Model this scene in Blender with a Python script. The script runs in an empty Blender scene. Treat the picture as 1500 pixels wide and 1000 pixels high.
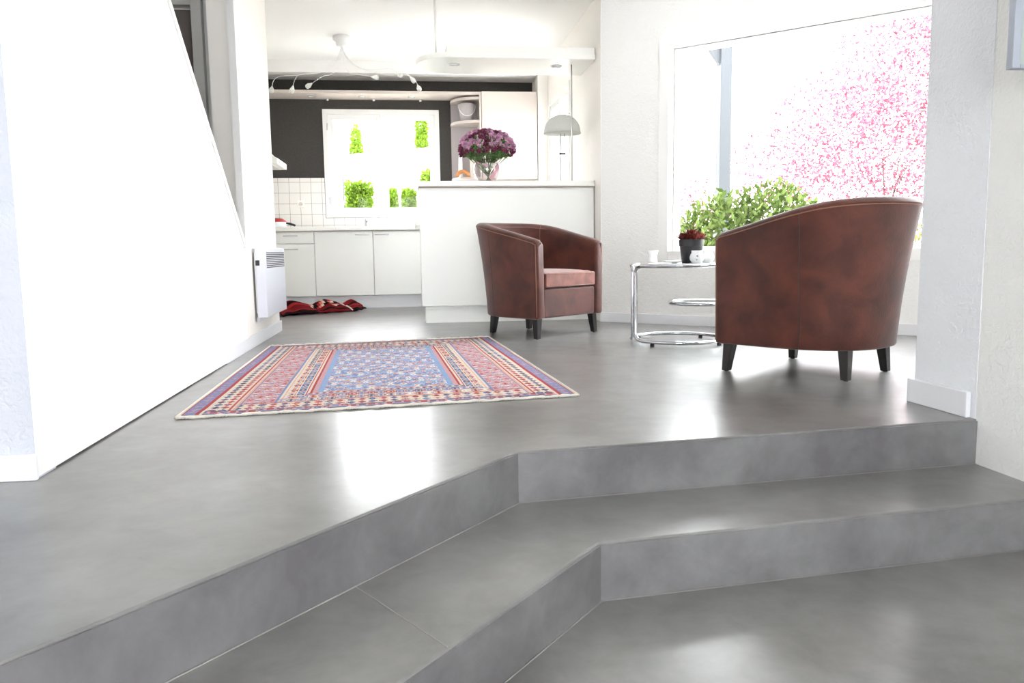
import bpy, math, random
import numpy as np
from mathutils import Vector, Matrix

C = bpy.context.scene
COL = C.collection
random.seed(7)
rng = np.random.default_rng(11)
PI = math.pi
pi2 = 2 * PI

# ------------------------------------------------------------------ camera
cam_d = bpy.data.cameras.new('camera')
cam = bpy.data.objects.new('camera', cam_d)
COL.objects.link(cam)
cam_d.sensor_width = 36.0
cam_d.lens = 27.6
cam_d.clip_start = 0.05
cam_d.clip_end = 300


def basis(pitch, roll, yaw):
    cp, sp = math.cos(pitch), math.sin(pitch)
    fw = Vector((0, cp, -sp)); up = Vector((0, sp, cp)); rt = Vector((1, 0, 0))
    r = rt * math.cos(roll) + up * math.sin(roll)
    u = -rt * math.sin(roll) + up * math.cos(roll)
    m = Matrix((r, u, -fw)).transposed()
    return Matrix.Rotation(-yaw, 3, 'Z') @ m


cam.matrix_world = Matrix.Translation((0, 0, 0.62)) @ basis(math.radians(6.582), math.radians(-0.806), math.radians(7.2)).to_4x4()
C.camera = cam

# ------------------------------------------------------------------ colour management
C.view_settings.view_transform = 'Standard'
C.view_settings.look = 'None'
C.view_settings.exposure = 2.78
C.view_settings.gamma = 1.0
C.view_settings.use_curve_mapping = False

# ------------------------------------------------------------------ sky
W = bpy.data.worlds.new('sky')
C.world = W
W.use_nodes = True
bg = W.node_tree.nodes['Background']
bg.inputs['Color'].default_value = (0.96, 0.98, 1.0, 1)
bg.inputs['Strength'].default_value = 3.0


def portal(name, loc, rot, sx, sy):
    """daylight portal: only guides the sampling of the sky through an opening"""
    l = bpy.data.lights.new(name, 'AREA')
    l.shape = 'RECTANGLE'
    l.size = sx
    l.size_y = sy
    l.cycles.is_portal = True
    o = bpy.data.objects.new(name, l)
    COL.objects.link(o)
    o.location = loc
    o.rotation_euler = rot
    return o


WD = Vector((0.7393, -0.6734, 0))           # direction of the big-window wall
WN = Vector((-0.6734, -0.7393, 0))          # its normal, into the room
W0 = Vector((1.619, 6.644, 0))
wo = W0 + WD * 2.12 - WN * 0.2
portal('daylight_big_window', (wo.x, wo.y, 1.4), (PI / 2, 0, math.atan2(WN.y, WN.x) + PI / 2), 3.0, 1.6)
portal('daylight_kitchen_window', (-0.3, 9.78, 1.68), (-PI / 2, 0, 0), 1.3, 1.25)
portal('daylight_kitchen_side', (1.84, 8.53, 1.6), (PI / 2, 0, PI / 2 + PI), 1.25, 1.3)
portal('daylight_added_rear_windows', (-0.45, -5.2, 1.28), (PI / 2, 0, PI), 3.9, 2.3)  # covers the invented rear windows


portal('daylight_added_right_window', (2.27, -2.12, 1.35), (PI / 2, 0, -PI / 2 + PI), 1.6, 2.0)  # covers the added window in the right wall


# ------------------------------------------------------------------ materials
def srgb(c):
    if isinstance(c, str):
        c = tuple(int(c[i:i + 2], 16) / 255 for i in (0, 2, 4))
    return tuple(x / 12.92 if x <= 0.04045 else ((x + 0.055) / 1.055) ** 2.4 for x in c) + (1.0,)


def mat(name, col, rough=0.6, metal=0.0, spec=0.5, col2=None, nscale=6.0, ndetail=4.0, bump=0.0, bscale=60.0,
        coat=0.0, coat_rough=0.1, sheen=0.0, stretch=None, lo=0.35, hi=0.65, rough2=None, bdist=0.01):
    m = bpy.data.materials.new(name)
    m.use_nodes = True
    nt = m.node_tree
    b = nt.nodes['Principled BSDF']
    b.inputs['Base Color'].default_value = srgb(col)
    b.inputs['Roughness'].default_value = rough
    b.inputs['Metallic'].default_value = metal
    b.inputs['Specular IOR Level'].default_value = spec
    b.inputs['Coat Weight'].default_value = coat
    b.inputs['Coat Roughness'].default_value = coat_rough
    b.inputs['Sheen Weight'].default_value = sheen
    if col2 is not None or bump:
        tc = nt.nodes.new('ShaderNodeTexCoord')
        mp = nt.nodes.new('ShaderNodeMapping')
        nt.links.new(tc.outputs['Object'], mp.inputs['Vector'])
        if stretch:
            mp.inputs['Scale'].default_value = stretch
    if col2 is not None:
        n = nt.nodes.new('ShaderNodeTexNoise')
        n.inputs['Scale'].default_value = nscale
        n.inputs['Detail'].default_value = ndetail
        n.inputs['Distortion'].default_value = 0.4
        nt.links.new(mp.outputs['Vector'], n.inputs['Vector'])
        r = nt.nodes.new('ShaderNodeValToRGB')
        r.color_ramp.elements[0].position = lo
        r.color_ramp.elements[0].color = srgb(col)
        r.color_ramp.elements[1].position = hi
        r.color_ramp.elements[1].color = srgb(col2)
        nt.links.new(n.outputs['Fac'], r.inputs['Fac'])
        nt.links.new(r.outputs['Color'], b.inputs['Base Color'])
        if rough2 is not None:
            mr = nt.nodes.new('ShaderNodeMapRange')
            mr.inputs['From Min'].default_value = lo
            mr.inputs['From Max'].default_value = hi
            mr.inputs['To Min'].default_value = rough
            mr.inputs['To Max'].default_value = rough2
            nt.links.new(n.outputs['Fac'], mr.inputs['Value'])
            nt.links.new(mr.outputs['Result'], b.inputs['Roughness'])
    if bump:
        n2 = nt.nodes.new('ShaderNodeTexNoise')
        n2.inputs['Scale'].default_value = bscale
        n2.inputs['Detail'].default_value = 5
        n2.inputs['Distortion'].default_value = 1.0
        nt.links.new(mp.outputs['Vector'], n2.inputs['Vector'])
        bu = nt.nodes.new('ShaderNodeBump')
        bu.inputs['Strength'].default_value = bump
        bu.inputs['Distance'].default_value = bdist
        nt.links.new(n2.outputs['Fac'], bu.inputs['Height'])
        nt.links.new(bu.outputs['Normal'], b.inputs['Normal'])
    return m


def glassmat(name, tint=(1, 1, 1), refl=0.12, rough=0.0):
    m = bpy.data.materials.new(name)
    m.use_nodes = True
    nt = m.node_tree
    nt.nodes.clear()
    out = nt.nodes.new('ShaderNodeOutputMaterial')
    tr = nt.nodes.new('ShaderNodeBsdfTransparent')
    tr.inputs['Color'].default_value = tint + (1,)
    gl = nt.nodes.new('ShaderNodeBsdfGlossy')
    gl.inputs['Roughness'].default_value = rough
    lw = nt.nodes.new('ShaderNodeLayerWeight')
    lw.inputs['Blend'].default_value = 0.5
    pw = nt.nodes.new('ShaderNodeMath'); pw.operation = 'POWER'; pw.inputs[1].default_value = 3.5
    ml = nt.nodes.new('ShaderNodeMath'); ml.operation = 'MULTIPLY_ADD'; ml.inputs[1].default_value = 0.85; ml.inputs[2].default_value = refl * 0.4
    nt.links.new(lw.outputs['Facing'], pw.inputs[0]); nt.links.new(pw.outputs[0], ml.inputs[0])
    mx = nt.nodes.new('ShaderNodeMixShader')
    nt.links.new(ml.outputs[0], mx.inputs['Fac'])
    nt.links.new(tr.outputs[0], mx.inputs[1])
    nt.links.new(gl.outputs[0], mx.inputs[2])
    nt.links.new(mx.outputs[0], out.inputs['Surface'])
    return m


def leafmat(name, c1, c2, scale=3.0, transl=0.4):
    m = bpy.data.materials.new(name)
    m.use_nodes = True
    nt = m.node_tree
    nt.nodes.clear()
    out = nt.nodes.new('ShaderNodeOutputMaterial')
    at = nt.nodes.new('ShaderNodeAttribute')
    at.attribute_name = 'leaf'
    r = nt.nodes.new('ShaderNodeValToRGB')
    r.color_ramp.elements[0].color = srgb(c1)
    r.color_ramp.elements[1].color = srgb(c2)
    nt.links.new(at.outputs['Fac'], r.inputs['Fac'])
    d = nt.nodes.new('ShaderNodeBsdfDiffuse')
    t = nt.nodes.new('ShaderNodeBsdfTranslucent')
    mx = nt.nodes.new('ShaderNodeMixShader')
    mx.inputs['Fac'].default_value = transl
    nt.links.new(r.outputs['Color'], d.inputs['Color'])
    nt.links.new(r.outputs['Color'], t.inputs['Color'])
    nt.links.new(d.outputs[0], mx.inputs[1])
    nt.links.new(t.outputs[0], mx.inputs[2])
    nt.links.new(mx.outputs[0], out.inputs['Surface'])
    return m


def concrete(name, ca, cb, rough, coat, lo=0.30, hi=0.70, s2=7.0):
    """trowelled polished screed: two scales of cloudy mottling"""
    m = bpy.data.materials.new(name)
    m.use_nodes = True
    nt = m.node_tree
    b = nt.nodes['Principled BSDF']
    tc = nt.nodes.new('ShaderNodeTexCoord')
    n1 = nt.nodes.new('ShaderNodeTexNoise')
    n1.inputs['Scale'].default_value = 1.7
    n1.inputs['Detail'].default_value = 6
    n2 = nt.nodes.new('ShaderNodeTexNoise')
    n2.inputs['Scale'].default_value = s2
    n2.inputs['Detail'].default_value = 7
    n2.inputs['Roughness'].default_value = 0.62
    n2.inputs['Distortion'].default_value = 0.3
    mp = nt.nodes.new('ShaderNodeMapping')
    mp.inputs['Location'].default_value = (0.31, 0.73, 0.377)
    nt.links.new(tc.outputs['Object'], mp.inputs['Vector'])
    nt.links.new(mp.outputs['Vector'], n1.inputs['Vector'])
    nt.links.new(mp.outputs['Vector'], n2.inputs['Vector'])
    mx = nt.nodes.new('ShaderNodeMath')
    mx.operation = 'MULTIPLY_ADD'
    mx.inputs[1].default_value = 0.5
    h = nt.nodes.new('ShaderNodeMath')
    h.operation = 'MULTIPLY'
    h.inputs[1].default_value = 0.5
    nt.links.new(n2.outputs['Fac'], h.inputs[0])
    nt.links.new(n1.outputs['Fac'], mx.inputs[0])
    nt.links.new(h.outputs[0], mx.inputs[2])
    r = nt.nodes.new('ShaderNodeValToRGB')
    r.color_ramp.elements[0].position = lo
    r.color_ramp.elements[0].color = srgb(ca)
    r.color_ramp.elements[1].position = hi
    r.color_ramp.elements[1].color = srgb(cb)
    nt.links.new(mx.outputs[0], r.inputs['Fac'])
    nt.links.new(r.outputs['Color'], b.inputs['Base Color'])
    b.inputs['Roughness'].default_value = rough
    b.inputs['Coat Weight'].default_value = coat
    b.inputs['Coat Roughness'].default_value = 0.2
    return m


M = {}
M['floor'] = concrete('polished_concrete', '686766', '858483', 0.33, 0.35, 0.36, 0.64)
M['riser'] = concrete('concrete_riser_shaded', '636163', '7f7e80', 0.42, 0.10, 0.38, 0.62, 7.0)  # same concrete as the floor, with the risers' bluish shade put into the colour
M['joint'] = mat('pale_joint', '8f8c8a', 0.6)
M['white'] = mat('white_wall_paint', 'f1f1ef', 0.75)
M['rough_white'] = mat('roughcast_white', 'eceef2', 0.85, bump=0.55, bscale=55, bdist=0.009)
M['rough_shaded'] = mat('roughcast_white_shaded', 'c6c9d3', 0.85, bump=0.6, bscale=45, bdist=0.010)  # left pier: same white wall, its bluish shade put into the colour
M['rough_wall'] = mat('roughcast_offwhite', 'f0f0ee', 0.85, bump=0.5, bscale=45, bdist=0.01)
M['ceil'] = mat('ceiling_paint', 'faf9f7', 0.8)
M['cream'] = mat('cream_wall_paint', 'f7f3ed', 0.75)
M['black'] = mat('dark_wall_paint', '34322f', 0.7, col2='3d3a37', nscale=50, bump=0.3, bscale=120, bdist=0.003)
M['trim'] = mat('white_lacquer', 'f2f2f0', 0.4)
M['skirt'] = mat('skirting_white', 'e7e8ec', 0.45)
M['cab'] = mat('cabinet_front', 'eeefec', 0.35)
M['cabinet_cream'] = mat('cabinet_cream', 'd3c8c0', 0.4)
M['niche'] = mat('niche_grey', 'b9b3b4', 0.6)
M['counter'] = mat('laminate_worktop', 'f5f5f0', 0.3)
M['under_shade'] = mat('worktop_under_shade', 'a3958a', 0.6)  # brown stands in for the shade under the counter tops
M['taupe'] = mat('taupe_door', '716965', 0.5)
M['jamb'] = mat('door_frame_grey', 'c9c8c4', 0.5)
M['metal'] = mat('brushed_metal', 'c9c9c9', 0.3, metal=1.0)
M['chrome'] = mat('chrome', 'c2c4c8', 0.06, metal=1.0)
M['glass'] = glassmat('window_glass', (0.98, 0.98, 0.98), 0.015)
M['tabletop'] = glassmat('table_glass', (0.80, 0.86, 0.84), 0.3)
M['vase'] = glassmat('vase_glass', (0.90, 0.86, 0.88), 0.5)
M['suede'] = mat('brown_suede', '3d190f', 0.6, spec=0.35, col2='5a2b1f', nscale=6.5, ndetail=8, bump=0.25, bscale=90, sheen=0.22, bdist=0.004)
M['suede_light'] = mat('brown_suede_cushion', '5f2f24', 0.6, spec=0.35, col2='7f4a3b', nscale=10, ndetail=6, bump=0.2, bscale=90, sheen=0.35, bdist=0.004)
M['seam'] = mat('stitch_tan', '85604a', 0.6)
M['leg'] = mat('dark_leg', '1d1b1b', 0.35)
M['rubber'] = mat('rubber', '17171a', 0.6)
M['plastic_black'] = mat('plant_pot_black', '26262a', 0.4)
M['porcelain'] = mat('porcelain', 'f0f1f3', 0.25)
M['heater'] = mat('heater_enamel', 'e3e6f2', 0.3)
M['slot'] = mat('grille_shadow', '3b3d45', 0.7)
M['opal'] = leafmat('opal_glass', 'f2f3f0', 'f2f3f0', transl=0.5)
M['post'] = mat('painted_post', '2b2f33', 0.7)
M['grass'] = mat('garden_ground', 'a09d94', 0.9, col2='b4b1a8', nscale=2)
M['facade'] = mat('white_render', 'f2f2f0', 0.8)
M['bark'] = mat('bark', '302b27', 0.9)
M['leaf_green'] = leafmat('laurel_leaves', '34431f', '5d6c3c', transl=0.3)
M['leaf_yellow'] = leafmat('shrub_leaves', '5d6234', '8a7048')
M['leaf_hedge'] = leafmat('hedge_leaves', '556f22', '6c862c')
M['blossom'] = leafmat('pink_blossom', '6a3543', '9a6472')
M['succ'] = mat('succulent_red', '5b1f1a', 0.45, col2='8b3b2d', nscale=14)
M['succ_green'] = mat('succulent_green', '46543f', 0.5)
M['soil'] = mat('soil', '2c2019', 0.9)
M['stem'] = mat('stem_green', '5b7a3c', 0.6)
M['leafy'] = mat('bouquet_leaf', '3f6a35', 0.6, col2='6f9655', nscale=20)
M['pink'] = mat('pink_petal', 'cc92b6', 0.7, col2='deb2cc', nscale=60)
M['maroon'] = mat('maroon_petal', '7a2c4a', 0.7, col2='96456a', nscale=60)
M['paper'] = mat('pink_paper', 'e7a9bd', 0.6)
M['redrug'] = mat('red_rug', '8e1f1f', 0.9, col2='b8343a', nscale=9, bump=0.3, bscale=200)
M['wood'] = mat('orange_wood', 'b4763f', 0.5)
M['skin'] = mat('figurine_tan', 'c9a07c', 0.6)
M['navy'] = mat('figurine_navy', '262a3a', 0.6)
M['red'] = mat('red_plastic', 'b5302c', 0.35)
M['fringe'] = mat('wool_fringe', 'e6e1d6', 0.95, bump=0.6, bscale=300)
M['picture'] = mat('pane_green_reflection', 'b4c0b9', 0.15)  # the pane's pale green reflection is put into this colour
M['picframe'] = mat('pale_frame', 'aab0bc', 0.4)
M['mark'] = mat('mug_print', '8a8890', 0.5)


def tilemat():
    m = bpy.data.materials.new('white_tiles')
    m.use_nodes = True
    nt = m.node_tree
    b = nt.nodes['Principled BSDF']
    b.inputs['Roughness'].default_value = 0.2
    tc = nt.nodes.new('ShaderNodeTexCoord')
    sep = nt.nodes.new('ShaderNodeSeparateXYZ')
    nt.links.new(tc.outputs['Object'], sep.inputs[0])
    fac = []
    for ax, off in ((0, 0.02), (2, 0.05)):
        a = nt.nodes.new('ShaderNodeMath'); a.operation = 'ADD'; a.inputs[1].default_value = 20 + off
        nt.links.new(sep.outputs[ax], a.inputs[0])
        d = nt.nodes.new('ShaderNodeMath'); d.operation = 'DIVIDE'; d.inputs[1].default_value = 0.125
        nt.links.new(a.outputs[0], d.inputs[0])
        f = nt.nodes.new('ShaderNodeMath'); f.operation = 'FRACT'
        nt.links.new(d.outputs[0], f.inputs[0])
        l = nt.nodes.new('ShaderNodeMath'); l.operation = 'LESS_THAN'; l.inputs[1].default_value = 0.035
        nt.links.new(f.outputs[0], l.inputs[0])
        fac.append(l)
    mx = nt.nodes.new('ShaderNodeMath'); mx.operation = 'MAXIMUM'
    nt.links.new(fac[0].outputs[0], mx.inputs[0]); nt.links.new(fac[1].outputs[0], mx.inputs[1])
    mc = nt.nodes.new('ShaderNodeMix'); mc.data_type = 'RGBA'
    mc.inputs['A'].default_value = srgb('eeebe7')
    mc.inputs['B'].default_value = srgb('a39a94')
    nt.links.new(mx.outputs[0], mc.inputs['Factor'])
    nt.links.new(mc.outputs['Result'], b.inputs['Base Color'])
    return m


M['tiles'] = tilemat()


# ------------------------------------------------------------------ mesh helpers
class MB:
    def __init__(s):
        s.v = []; s.f = []

    def add(s, vs, fs):
        n = len(s.v)
        s.v += [tuple(v) for v in vs]
        s.f += [tuple(i + n for i in f) for f in fs]
        return s

    def box(s, x0, x1, y0, y1, z0, z1, rot=0.0, piv=None):
        vs = [(x, y, z) for z in (z0, z1) for y in (y0, y1) for x in (x0, x1)]
        if rot:
            px, py = piv if piv else ((x0 + x1) / 2, (y0 + y1) / 2)
            c, n = math.cos(rot), math.sin(rot)
            vs = [(px + (x - px) * c - (y - py) * n, py + (x - px) * n + (y - py) * c, z) for x, y, z in vs]
        return s.add(vs, [(0, 2, 3, 1), (4, 5, 7, 6), (0, 1, 5, 4), (2, 6, 7, 3), (0, 4, 6, 2), (1, 3, 7, 5)])

    def prism(s, pts, z0, z1):
        n = len(pts)
        vs = [(x, y, z0) for x, y in pts] + [(x, y, z1) for x, y in pts]
        fs = [tuple(range(n))[::-1], tuple(range(n, 2 * n))] + [(i, (i + 1) % n, n + (i + 1) % n, n + i) for i in range(n)]
        return s.add(vs, fs)

    def slab3(s, pts, off):
        """polygon in 3-D extruded by vector off"""
        n = len(pts)
        vs = [tuple(p) for p in pts] + [(p[0] + off[0], p[1] + off[1], p[2] + off[2]) for p in pts]
        fs = [tuple(range(n))[::-1], tuple(range(n, 2 * n))] + [(i, (i + 1) % n, n + (i + 1) % n, n + i) for i in range(n)]
        return s.add(vs, fs)

    def lathe(s, prof, cx=0, cy=0, cz=0, n=32):
        vs = []; fs = []
        for r, z in prof:
            for k in range(n):
                a = pi2 * k / n
                vs.append((cx + r * math.cos(a), cy + r * math.sin(a), cz + z))
        m = len(prof)
        for i in range(m - 1):
            for k in range(n):
                fs.append((i * n + k, i * n + (k + 1) % n, (i + 1) * n + (k + 1) % n, (i + 1) * n + k))
        if prof[0][0] > 1e-6: fs.append(tuple(range(n))[::-1])
        if prof[-1][0] > 1e-6: fs.append(tuple(range((m - 1) * n, m * n)))
        return s.add(vs, fs)

    def tube(s, path, r, n=8, closed=False):
        P = [Vector(p) for p in path]
        m = len(P)
        rr = r if hasattr(r, '__len__') else [r] * m
        vs = []; fs = []
        nrm = None
        for i, p in enumerate(P):
            if closed:
                t = P[(i + 1) % m] - P[i - 1]
            else:
                t = P[min(i + 1, m - 1)] - P[max(i - 1, 0)]
            t.normalize()
            if nrm is None:
                nrm = t.orthogonal().normalized()
            nrm = (nrm - t * nrm.dot(t))
            if nrm.length < 1e-6: nrm = t.orthogonal()
            nrm.normalize()
            b = t.cross(nrm)
            for k in range(n):
                a = pi2 * k / n
                vs.append(p + (nrm * math.cos(a) + b * math.sin(a)) * rr[i])
        for i in range(m - 1 + (1 if closed else 0)):
            j = (i + 1) % m
            for k in range(n):
                fs.append((i * n + k, i * n + (k + 1) % n, j * n + (k + 1) % n, j * n + k))
        if not closed:
            fs.append(tuple(range(n))[::-1]); fs.append(tuple(range((m - 1) * n, m * n)))
        return s.add(vs, fs)

    def build(s, name, m, parent=None, smooth=False, bevel=0.0, seg=2, loc=None):
        me = bpy.data.meshes.new(name)
        me.from_pydata(s.v, [], s.f)
        me.update()
        import bmesh
        bm = bmesh.new(); bm.from_mesh(me)
        bmesh.ops.recalc_face_normals(bm, faces=bm.faces)
        bm.to_mesh(me); bm.free()
        if smooth:
            me.polygons.foreach_set('use_smooth', [True] * len(me.polygons))
        o = bpy.data.objects.new(name, me)
        COL.objects.link(o)
        me.materials.append(m)
        if bevel:
            b = o.modifiers.new('bevel', 'BEVEL'); b.width = bevel; b.segments = seg; b.limit_method = 'ANGLE'
        if parent is not None: o.parent = parent
        if loc is not None: o.location = loc
        return o


def smooth_by_angle(o, ang=40):
    me = o.data
    me.polygons.foreach_set('use_smooth', [True] * len(me.polygons))
    try:
        me.set_sharp_from_angle(angle=math.radians(ang))
    except Exception:
        pass
    return o


def tag(o, label, cat, group=None, kind=None):
    if label: o['label'] = label
    if cat: o['category'] = cat
    if group: o['group'] = group
    if kind: o['kind'] = kind
    return o


def struct(o):
    o['kind'] = 'structure'
    return o


def empty(name, loc=(0, 0, 0), rz=0.0):
    o = bpy.data.objects.new(name, None)
    COL.objects.link(o)
    o.empty_display_size = 0.1
    o.location = loc
    o.rotation_euler = (0, 0, rz)
    return o


def wall(name, A, B, z0, z1, th, m, openings=(), side=1):
    """wall whose visible face runs A->B; thickness goes to side*left-normal"""
    A = Vector((A[0], A[1], 0)); B = Vector((B[0], B[1], 0))
    d = (B - A); L = d.length; d.normalize()
    n = Vector((-d.y, d.x, 0)) * th * side
    us = sorted({0.0, L} | {o[0] for o in openings} | {o[1] for o in openings})
    zs = sorted({z0, z1} | {o[2] for o in openings} | {o[3] for o in openings})
    mb = MB()
    for i in range(len(us) - 1):
        # merge vertical runs
        run = None
        for j in range(len(zs) - 1):
            uc = (us[i] + us[i + 1]) / 2; zc = (zs[j] + zs[j + 1]) / 2
            hole = any(o[0] < uc < o[1] and o[2] < zc < o[3] for o in openings)
            if not hole and run is None: run = zs[j]
            if (hole or j == len(zs) - 2) and run is not None:
                top = zs[j] if hole else zs[j + 1]
                a = A + d * us[i]; b = A + d * us[i + 1]
                pts = [(a.x, a.y), (b.x, b.y), (b.x + n.x, b.y + n.y), (a.x + n.x, a.y + n.y)]
                mb.prism(pts, run, top)
                run = None
    return struct(mb.build(name, m))


# ================================================================== SETTING
ZC = 2.75
Z1, Z2 = -0.162, -0.324
up_poly = [(0.309, 2.364), (1.99, 2.524), (2.06, 2.53), (2.06, 2.7), (4.85, 2.7), (4.85, 3.90), (1.75, 6.73), (1.75, 9.75), (-4.1, 9.75), (-4.1, -2.80)]
struct(smooth_by_angle(MB().prism(up_poly, -0.45, 0).build('floor', M['floor'], bevel=0.004)))
tread_poly = [(0.48, 1.990), (2.2, 2.167), (2.2, 2.8), (0.2, 2.6), (-4.1, -2.6), (-4.1, -3.40)]
struct(smooth_by_angle(MB().prism(tread_poly, -0.46, Z1).build('floor_step', M['floor'], bevel=0.006)))
struct(MB().prism([(-4.1, -5.3), (2.6, -5.3), (2.6, 2.7), (-4.1, 2.7)], -0.47, Z2).build('floor_lower', M['floor']))


def riser(name, pts, z0, z1, t=0.006):
    """thin skin on a riser carrying the shaded concrete colour, following the edge points"""
    mb = MB()
    for a, b in zip(pts[:-1], pts[1:]):
        d = (Vector(b) - Vector(a)).normalized()
        n = Vector((d.y, -d.x)) * t
        mb.prism([a, b, (b[0] + n.x, b[1] + n.y), (a[0] + n.x, a[1] + n.y)], z0, z1)
    return struct(mb.build(name, M['riser']))


riser('trim_1', [(-4.1, -2.80), (0.309, 2.364), (1.99, 2.524)], Z1, -0.006)
riser('trim_2', [(-4.1, -3.40), (0.48, 1.990), (2.01, 2.147)], Z2, Z1 - 0.006)


def joint(name, pts, z, w=0.006):
    mb = MB()
    mb.tube([(p[0], p[1], z) for p in pts], w, 6)
    return struct(mb.build(name, M['joint'], smooth=True))


joint('trim_3', [(-4.1, -2.815), (0.314, 2.356), (1.99, 2.516)], Z1, 0.002)
joint('trim_4', [(-4.1, -3.415), (0.485, 1.982), (2.01, 2.139)], Z2, 0.002)
# hairline joint across the left flight's tread
struct(MB().tube([(-0.155, 1.815, Z1), (0.05, 1.49, Z1)], 0.0016, 5).build('trim_5', M['joint']))

# walls -----------------------------------------------------------------
# left pier (roughcast) facing the camera
wall('wall_left_front', (-1.062, 2.305), (-4.0, 2.305), -0.02, ZC, 0.12, M['rough_shaded'], side=-1)
# stair side panel with raked top
pan = [(0, 2.308, 0.006), (0, 5.262, 0.006), (0, 5.262, 0.66), (0, 2.60, ZC), (0, 2.308, ZC)]
struct(MB().slab3([(-1.06, p[1], p[2]) for p in pan], (-0.09, 0, 0)).build('wall_left_stair', M['white']))
sd = Vector((0, 2.60 - 5.26, ZC - 0.66)).normalized()
cn = Vector((0, -sd.z, sd.y))
q0 = Vector((-1.052, 5.26, 0.66)); q1 = Vector((-1.052, 2.60, ZC))
cn = -cn if cn.z < 0 else cn
struct(MB().slab3([q0, q1, q1 + cn * 0.035, q0 + cn * 0.035], (-0.105, 0, 0)).build('trim_6', M['trim']))
# full-height wall behind the stair, up to the kitchen
wall('wall_left', (-1.065, 5.26), (-1.075, 6.56), 0, ZC, 0.15, M['cream'], side=1)
struct(MB().box(-1.075, -1.058, 4.62, 6.565, 0, 0.085).build('baseboard_left', M['skirt'], bevel=0.003))
struct(MB().box(-1.09, -1.045, 5.235, 5.262, 0.66, ZC).build('trim_7', M['trim']))
# stairwell wall with door
wall('wall_stairwell', (-4.0, 5.42), (-1.21, 5.42), 0, ZC, 0.1, M['white'], openings=[(1.95, 2.69, 0, 2.2)], side=1)
d1 = struct(MB().box(-2.04, -1.33, 5.45, 5.49, 0, 2.18).build('door_1', M['taupe']))
struct(MB().box(-1.335, -1.27, 5.36, 5.47, 0, 2.26).build('trim_8', M['jamb'], bevel=0.004))
struct(MB().box(-2.1, -1.27, 5.38, 5.47, 2.19, 2.26).build('trim_9', M['jamb'], bevel=0.004))
wall('wall_stair_outer', (-4.0, -5.2), (-4.0, 9.7), -0.35, ZC, 0.12, M['white'], side=1)
# kitchen left wall
wall('wall_kitchen_left', (-1.95, 6.56), (-1.95, 9.62), 0, ZC, 0.1, M['cream'], side=1)
struct(MB().box(-1.95, -1.22, 6.46, 6.56, 0, ZC).build('wall_kitchen_return', M['cream']))
# kitchen back wall, window opening
wall('wall_back', (-1.96, 9.6), (1.75, 9.6), 0, ZC, 0.16, M['black'], openings=[(0.98, 2.335, 1.04, 2.29)], side=1)
# bulkhead above the alcove
struct(MB().box(-1.96, 1.5, 9.2, 9.6, 2.62, ZC).build('trim_10', M['ceil']))
struct(MB().box(1.5, 1.62, 9.18, 9.6, 0, ZC).build('wall_kitchen_nib', M['cream']))
# kitchen right wall with two glazed casements
wall('wall_kitchen_right', (1.62, 6.64), (1.62, 9.62), 0, ZC, 0.16, M['cream'], openings=[(1.28, 2.50, 1.0, 2.30)], side=-1)
# big-window wall
we = W0 + WD * 4.25
U0, U1, ZB, ZT = 0.62, 3.6, 0.60, 2.205
wall('wall_window', (W0.x, W0.y), (we.x, we.y), 0, ZC, 0.22, M['rough_wall'], openings=[(U0 - 0.005, U1, ZB - 0.005, ZT + 0.005)], side=1)
wall('wall_far_right', (we.x, we.y), (we.x, 2.86), 0, ZC, 0.12, M['white'], side=1)
# pier at the top of the steps
struct(MB().prism([(1.986, 2.53), (2.35, 2.535), (2.35, 2.86), (1.975, 2.86)], -0.35, ZC).build('wall_right_pier', M['rough_white']))
struct(MB().box(2.3, we.x + 0.1, 2.74, 2.86, 0, ZC).build('wall_right_return', M['white']))
wall('wall_right', (1.988, 2.531), (2.10, -5.2), -0.45, ZC, 0.14, M['rough_wall'], openings=[(3.9, 5.4, 0.4, 2.3)], side=1)  # opening for the added window
wall('wall_rear', (-4.0, -5.1), (2.2, -5.1), -0.45, ZC, 0.14, M['white'], openings=[(1.7, 2.8, 0.2, 2.35), (3.5, 5.4, 0.2, 2.35)], side=-1)  # openings for the invented rear windows
struct(MB().prism([(-4.1, -5.25), (4.85, -5.25), (4.85, 3.95), (1.78, 6.75), (1.78, 9.76), (-4.1, 9.76)], ZC, ZC + 0.12).build('ceiling', M['ceil']))


def base_along(name, A, B, h=0.082, t=0.016, side=-1, ext=0.0):
    A = Vector((A[0], A[1])); B = Vector((B[0], B[1])); d = (B - A).normalized()
    n = Vector((-d.y, d.x)) * t * side
    return struct(MB().prism([A, B, B + n, A + n], 0.0, h).build(name, M['skirt'], bevel=0.004))


base_along('baseboard_window', (W0.x, W0.y), (we.x, we.y))
base_along('baseboard_pier', (1.972, 2.875), (1.984, 2.55), side=-1, t=0.02, h=0.095)
struct(MB().box(-4.0, -1.055, 2.288, 2.305, 0, 0.075).build('baseboard_front', M['skirt'], bevel=0.004))

# ------------------------------------------------------------------ windows


def oriented(mb_boxes, A, d, n, name, m, parent=None, bevel=0.003):
    """boxes in wall space (u0,u1,n0,n1,z0,z1)"""
    mb = MB()
    for u0, u1, n0, n1, z0, z1 in mb_boxes:
        pts = [A + d * u0 + n * n0, A + d * u1 + n * n0, A + d * u1 + n * n1, A + d * u0 + n * n1]
        mb.prism([(p.x, p.y) for p in pts], z0, z1)
    return mb.build(name, m, parent, bevel=bevel)


def ring(u0, u1, z0, z1, w, n0, n1):
    return [(u0, u0 + w, n0, n1, z0, z1), (u1 - w, u1, n0, n1, z0, z1), (u0 + w, u1 - w, n0, n1, z0, z0 + w), (u0 + w, u1 - w, n0, n1, z1 - w, z1)]


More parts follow.
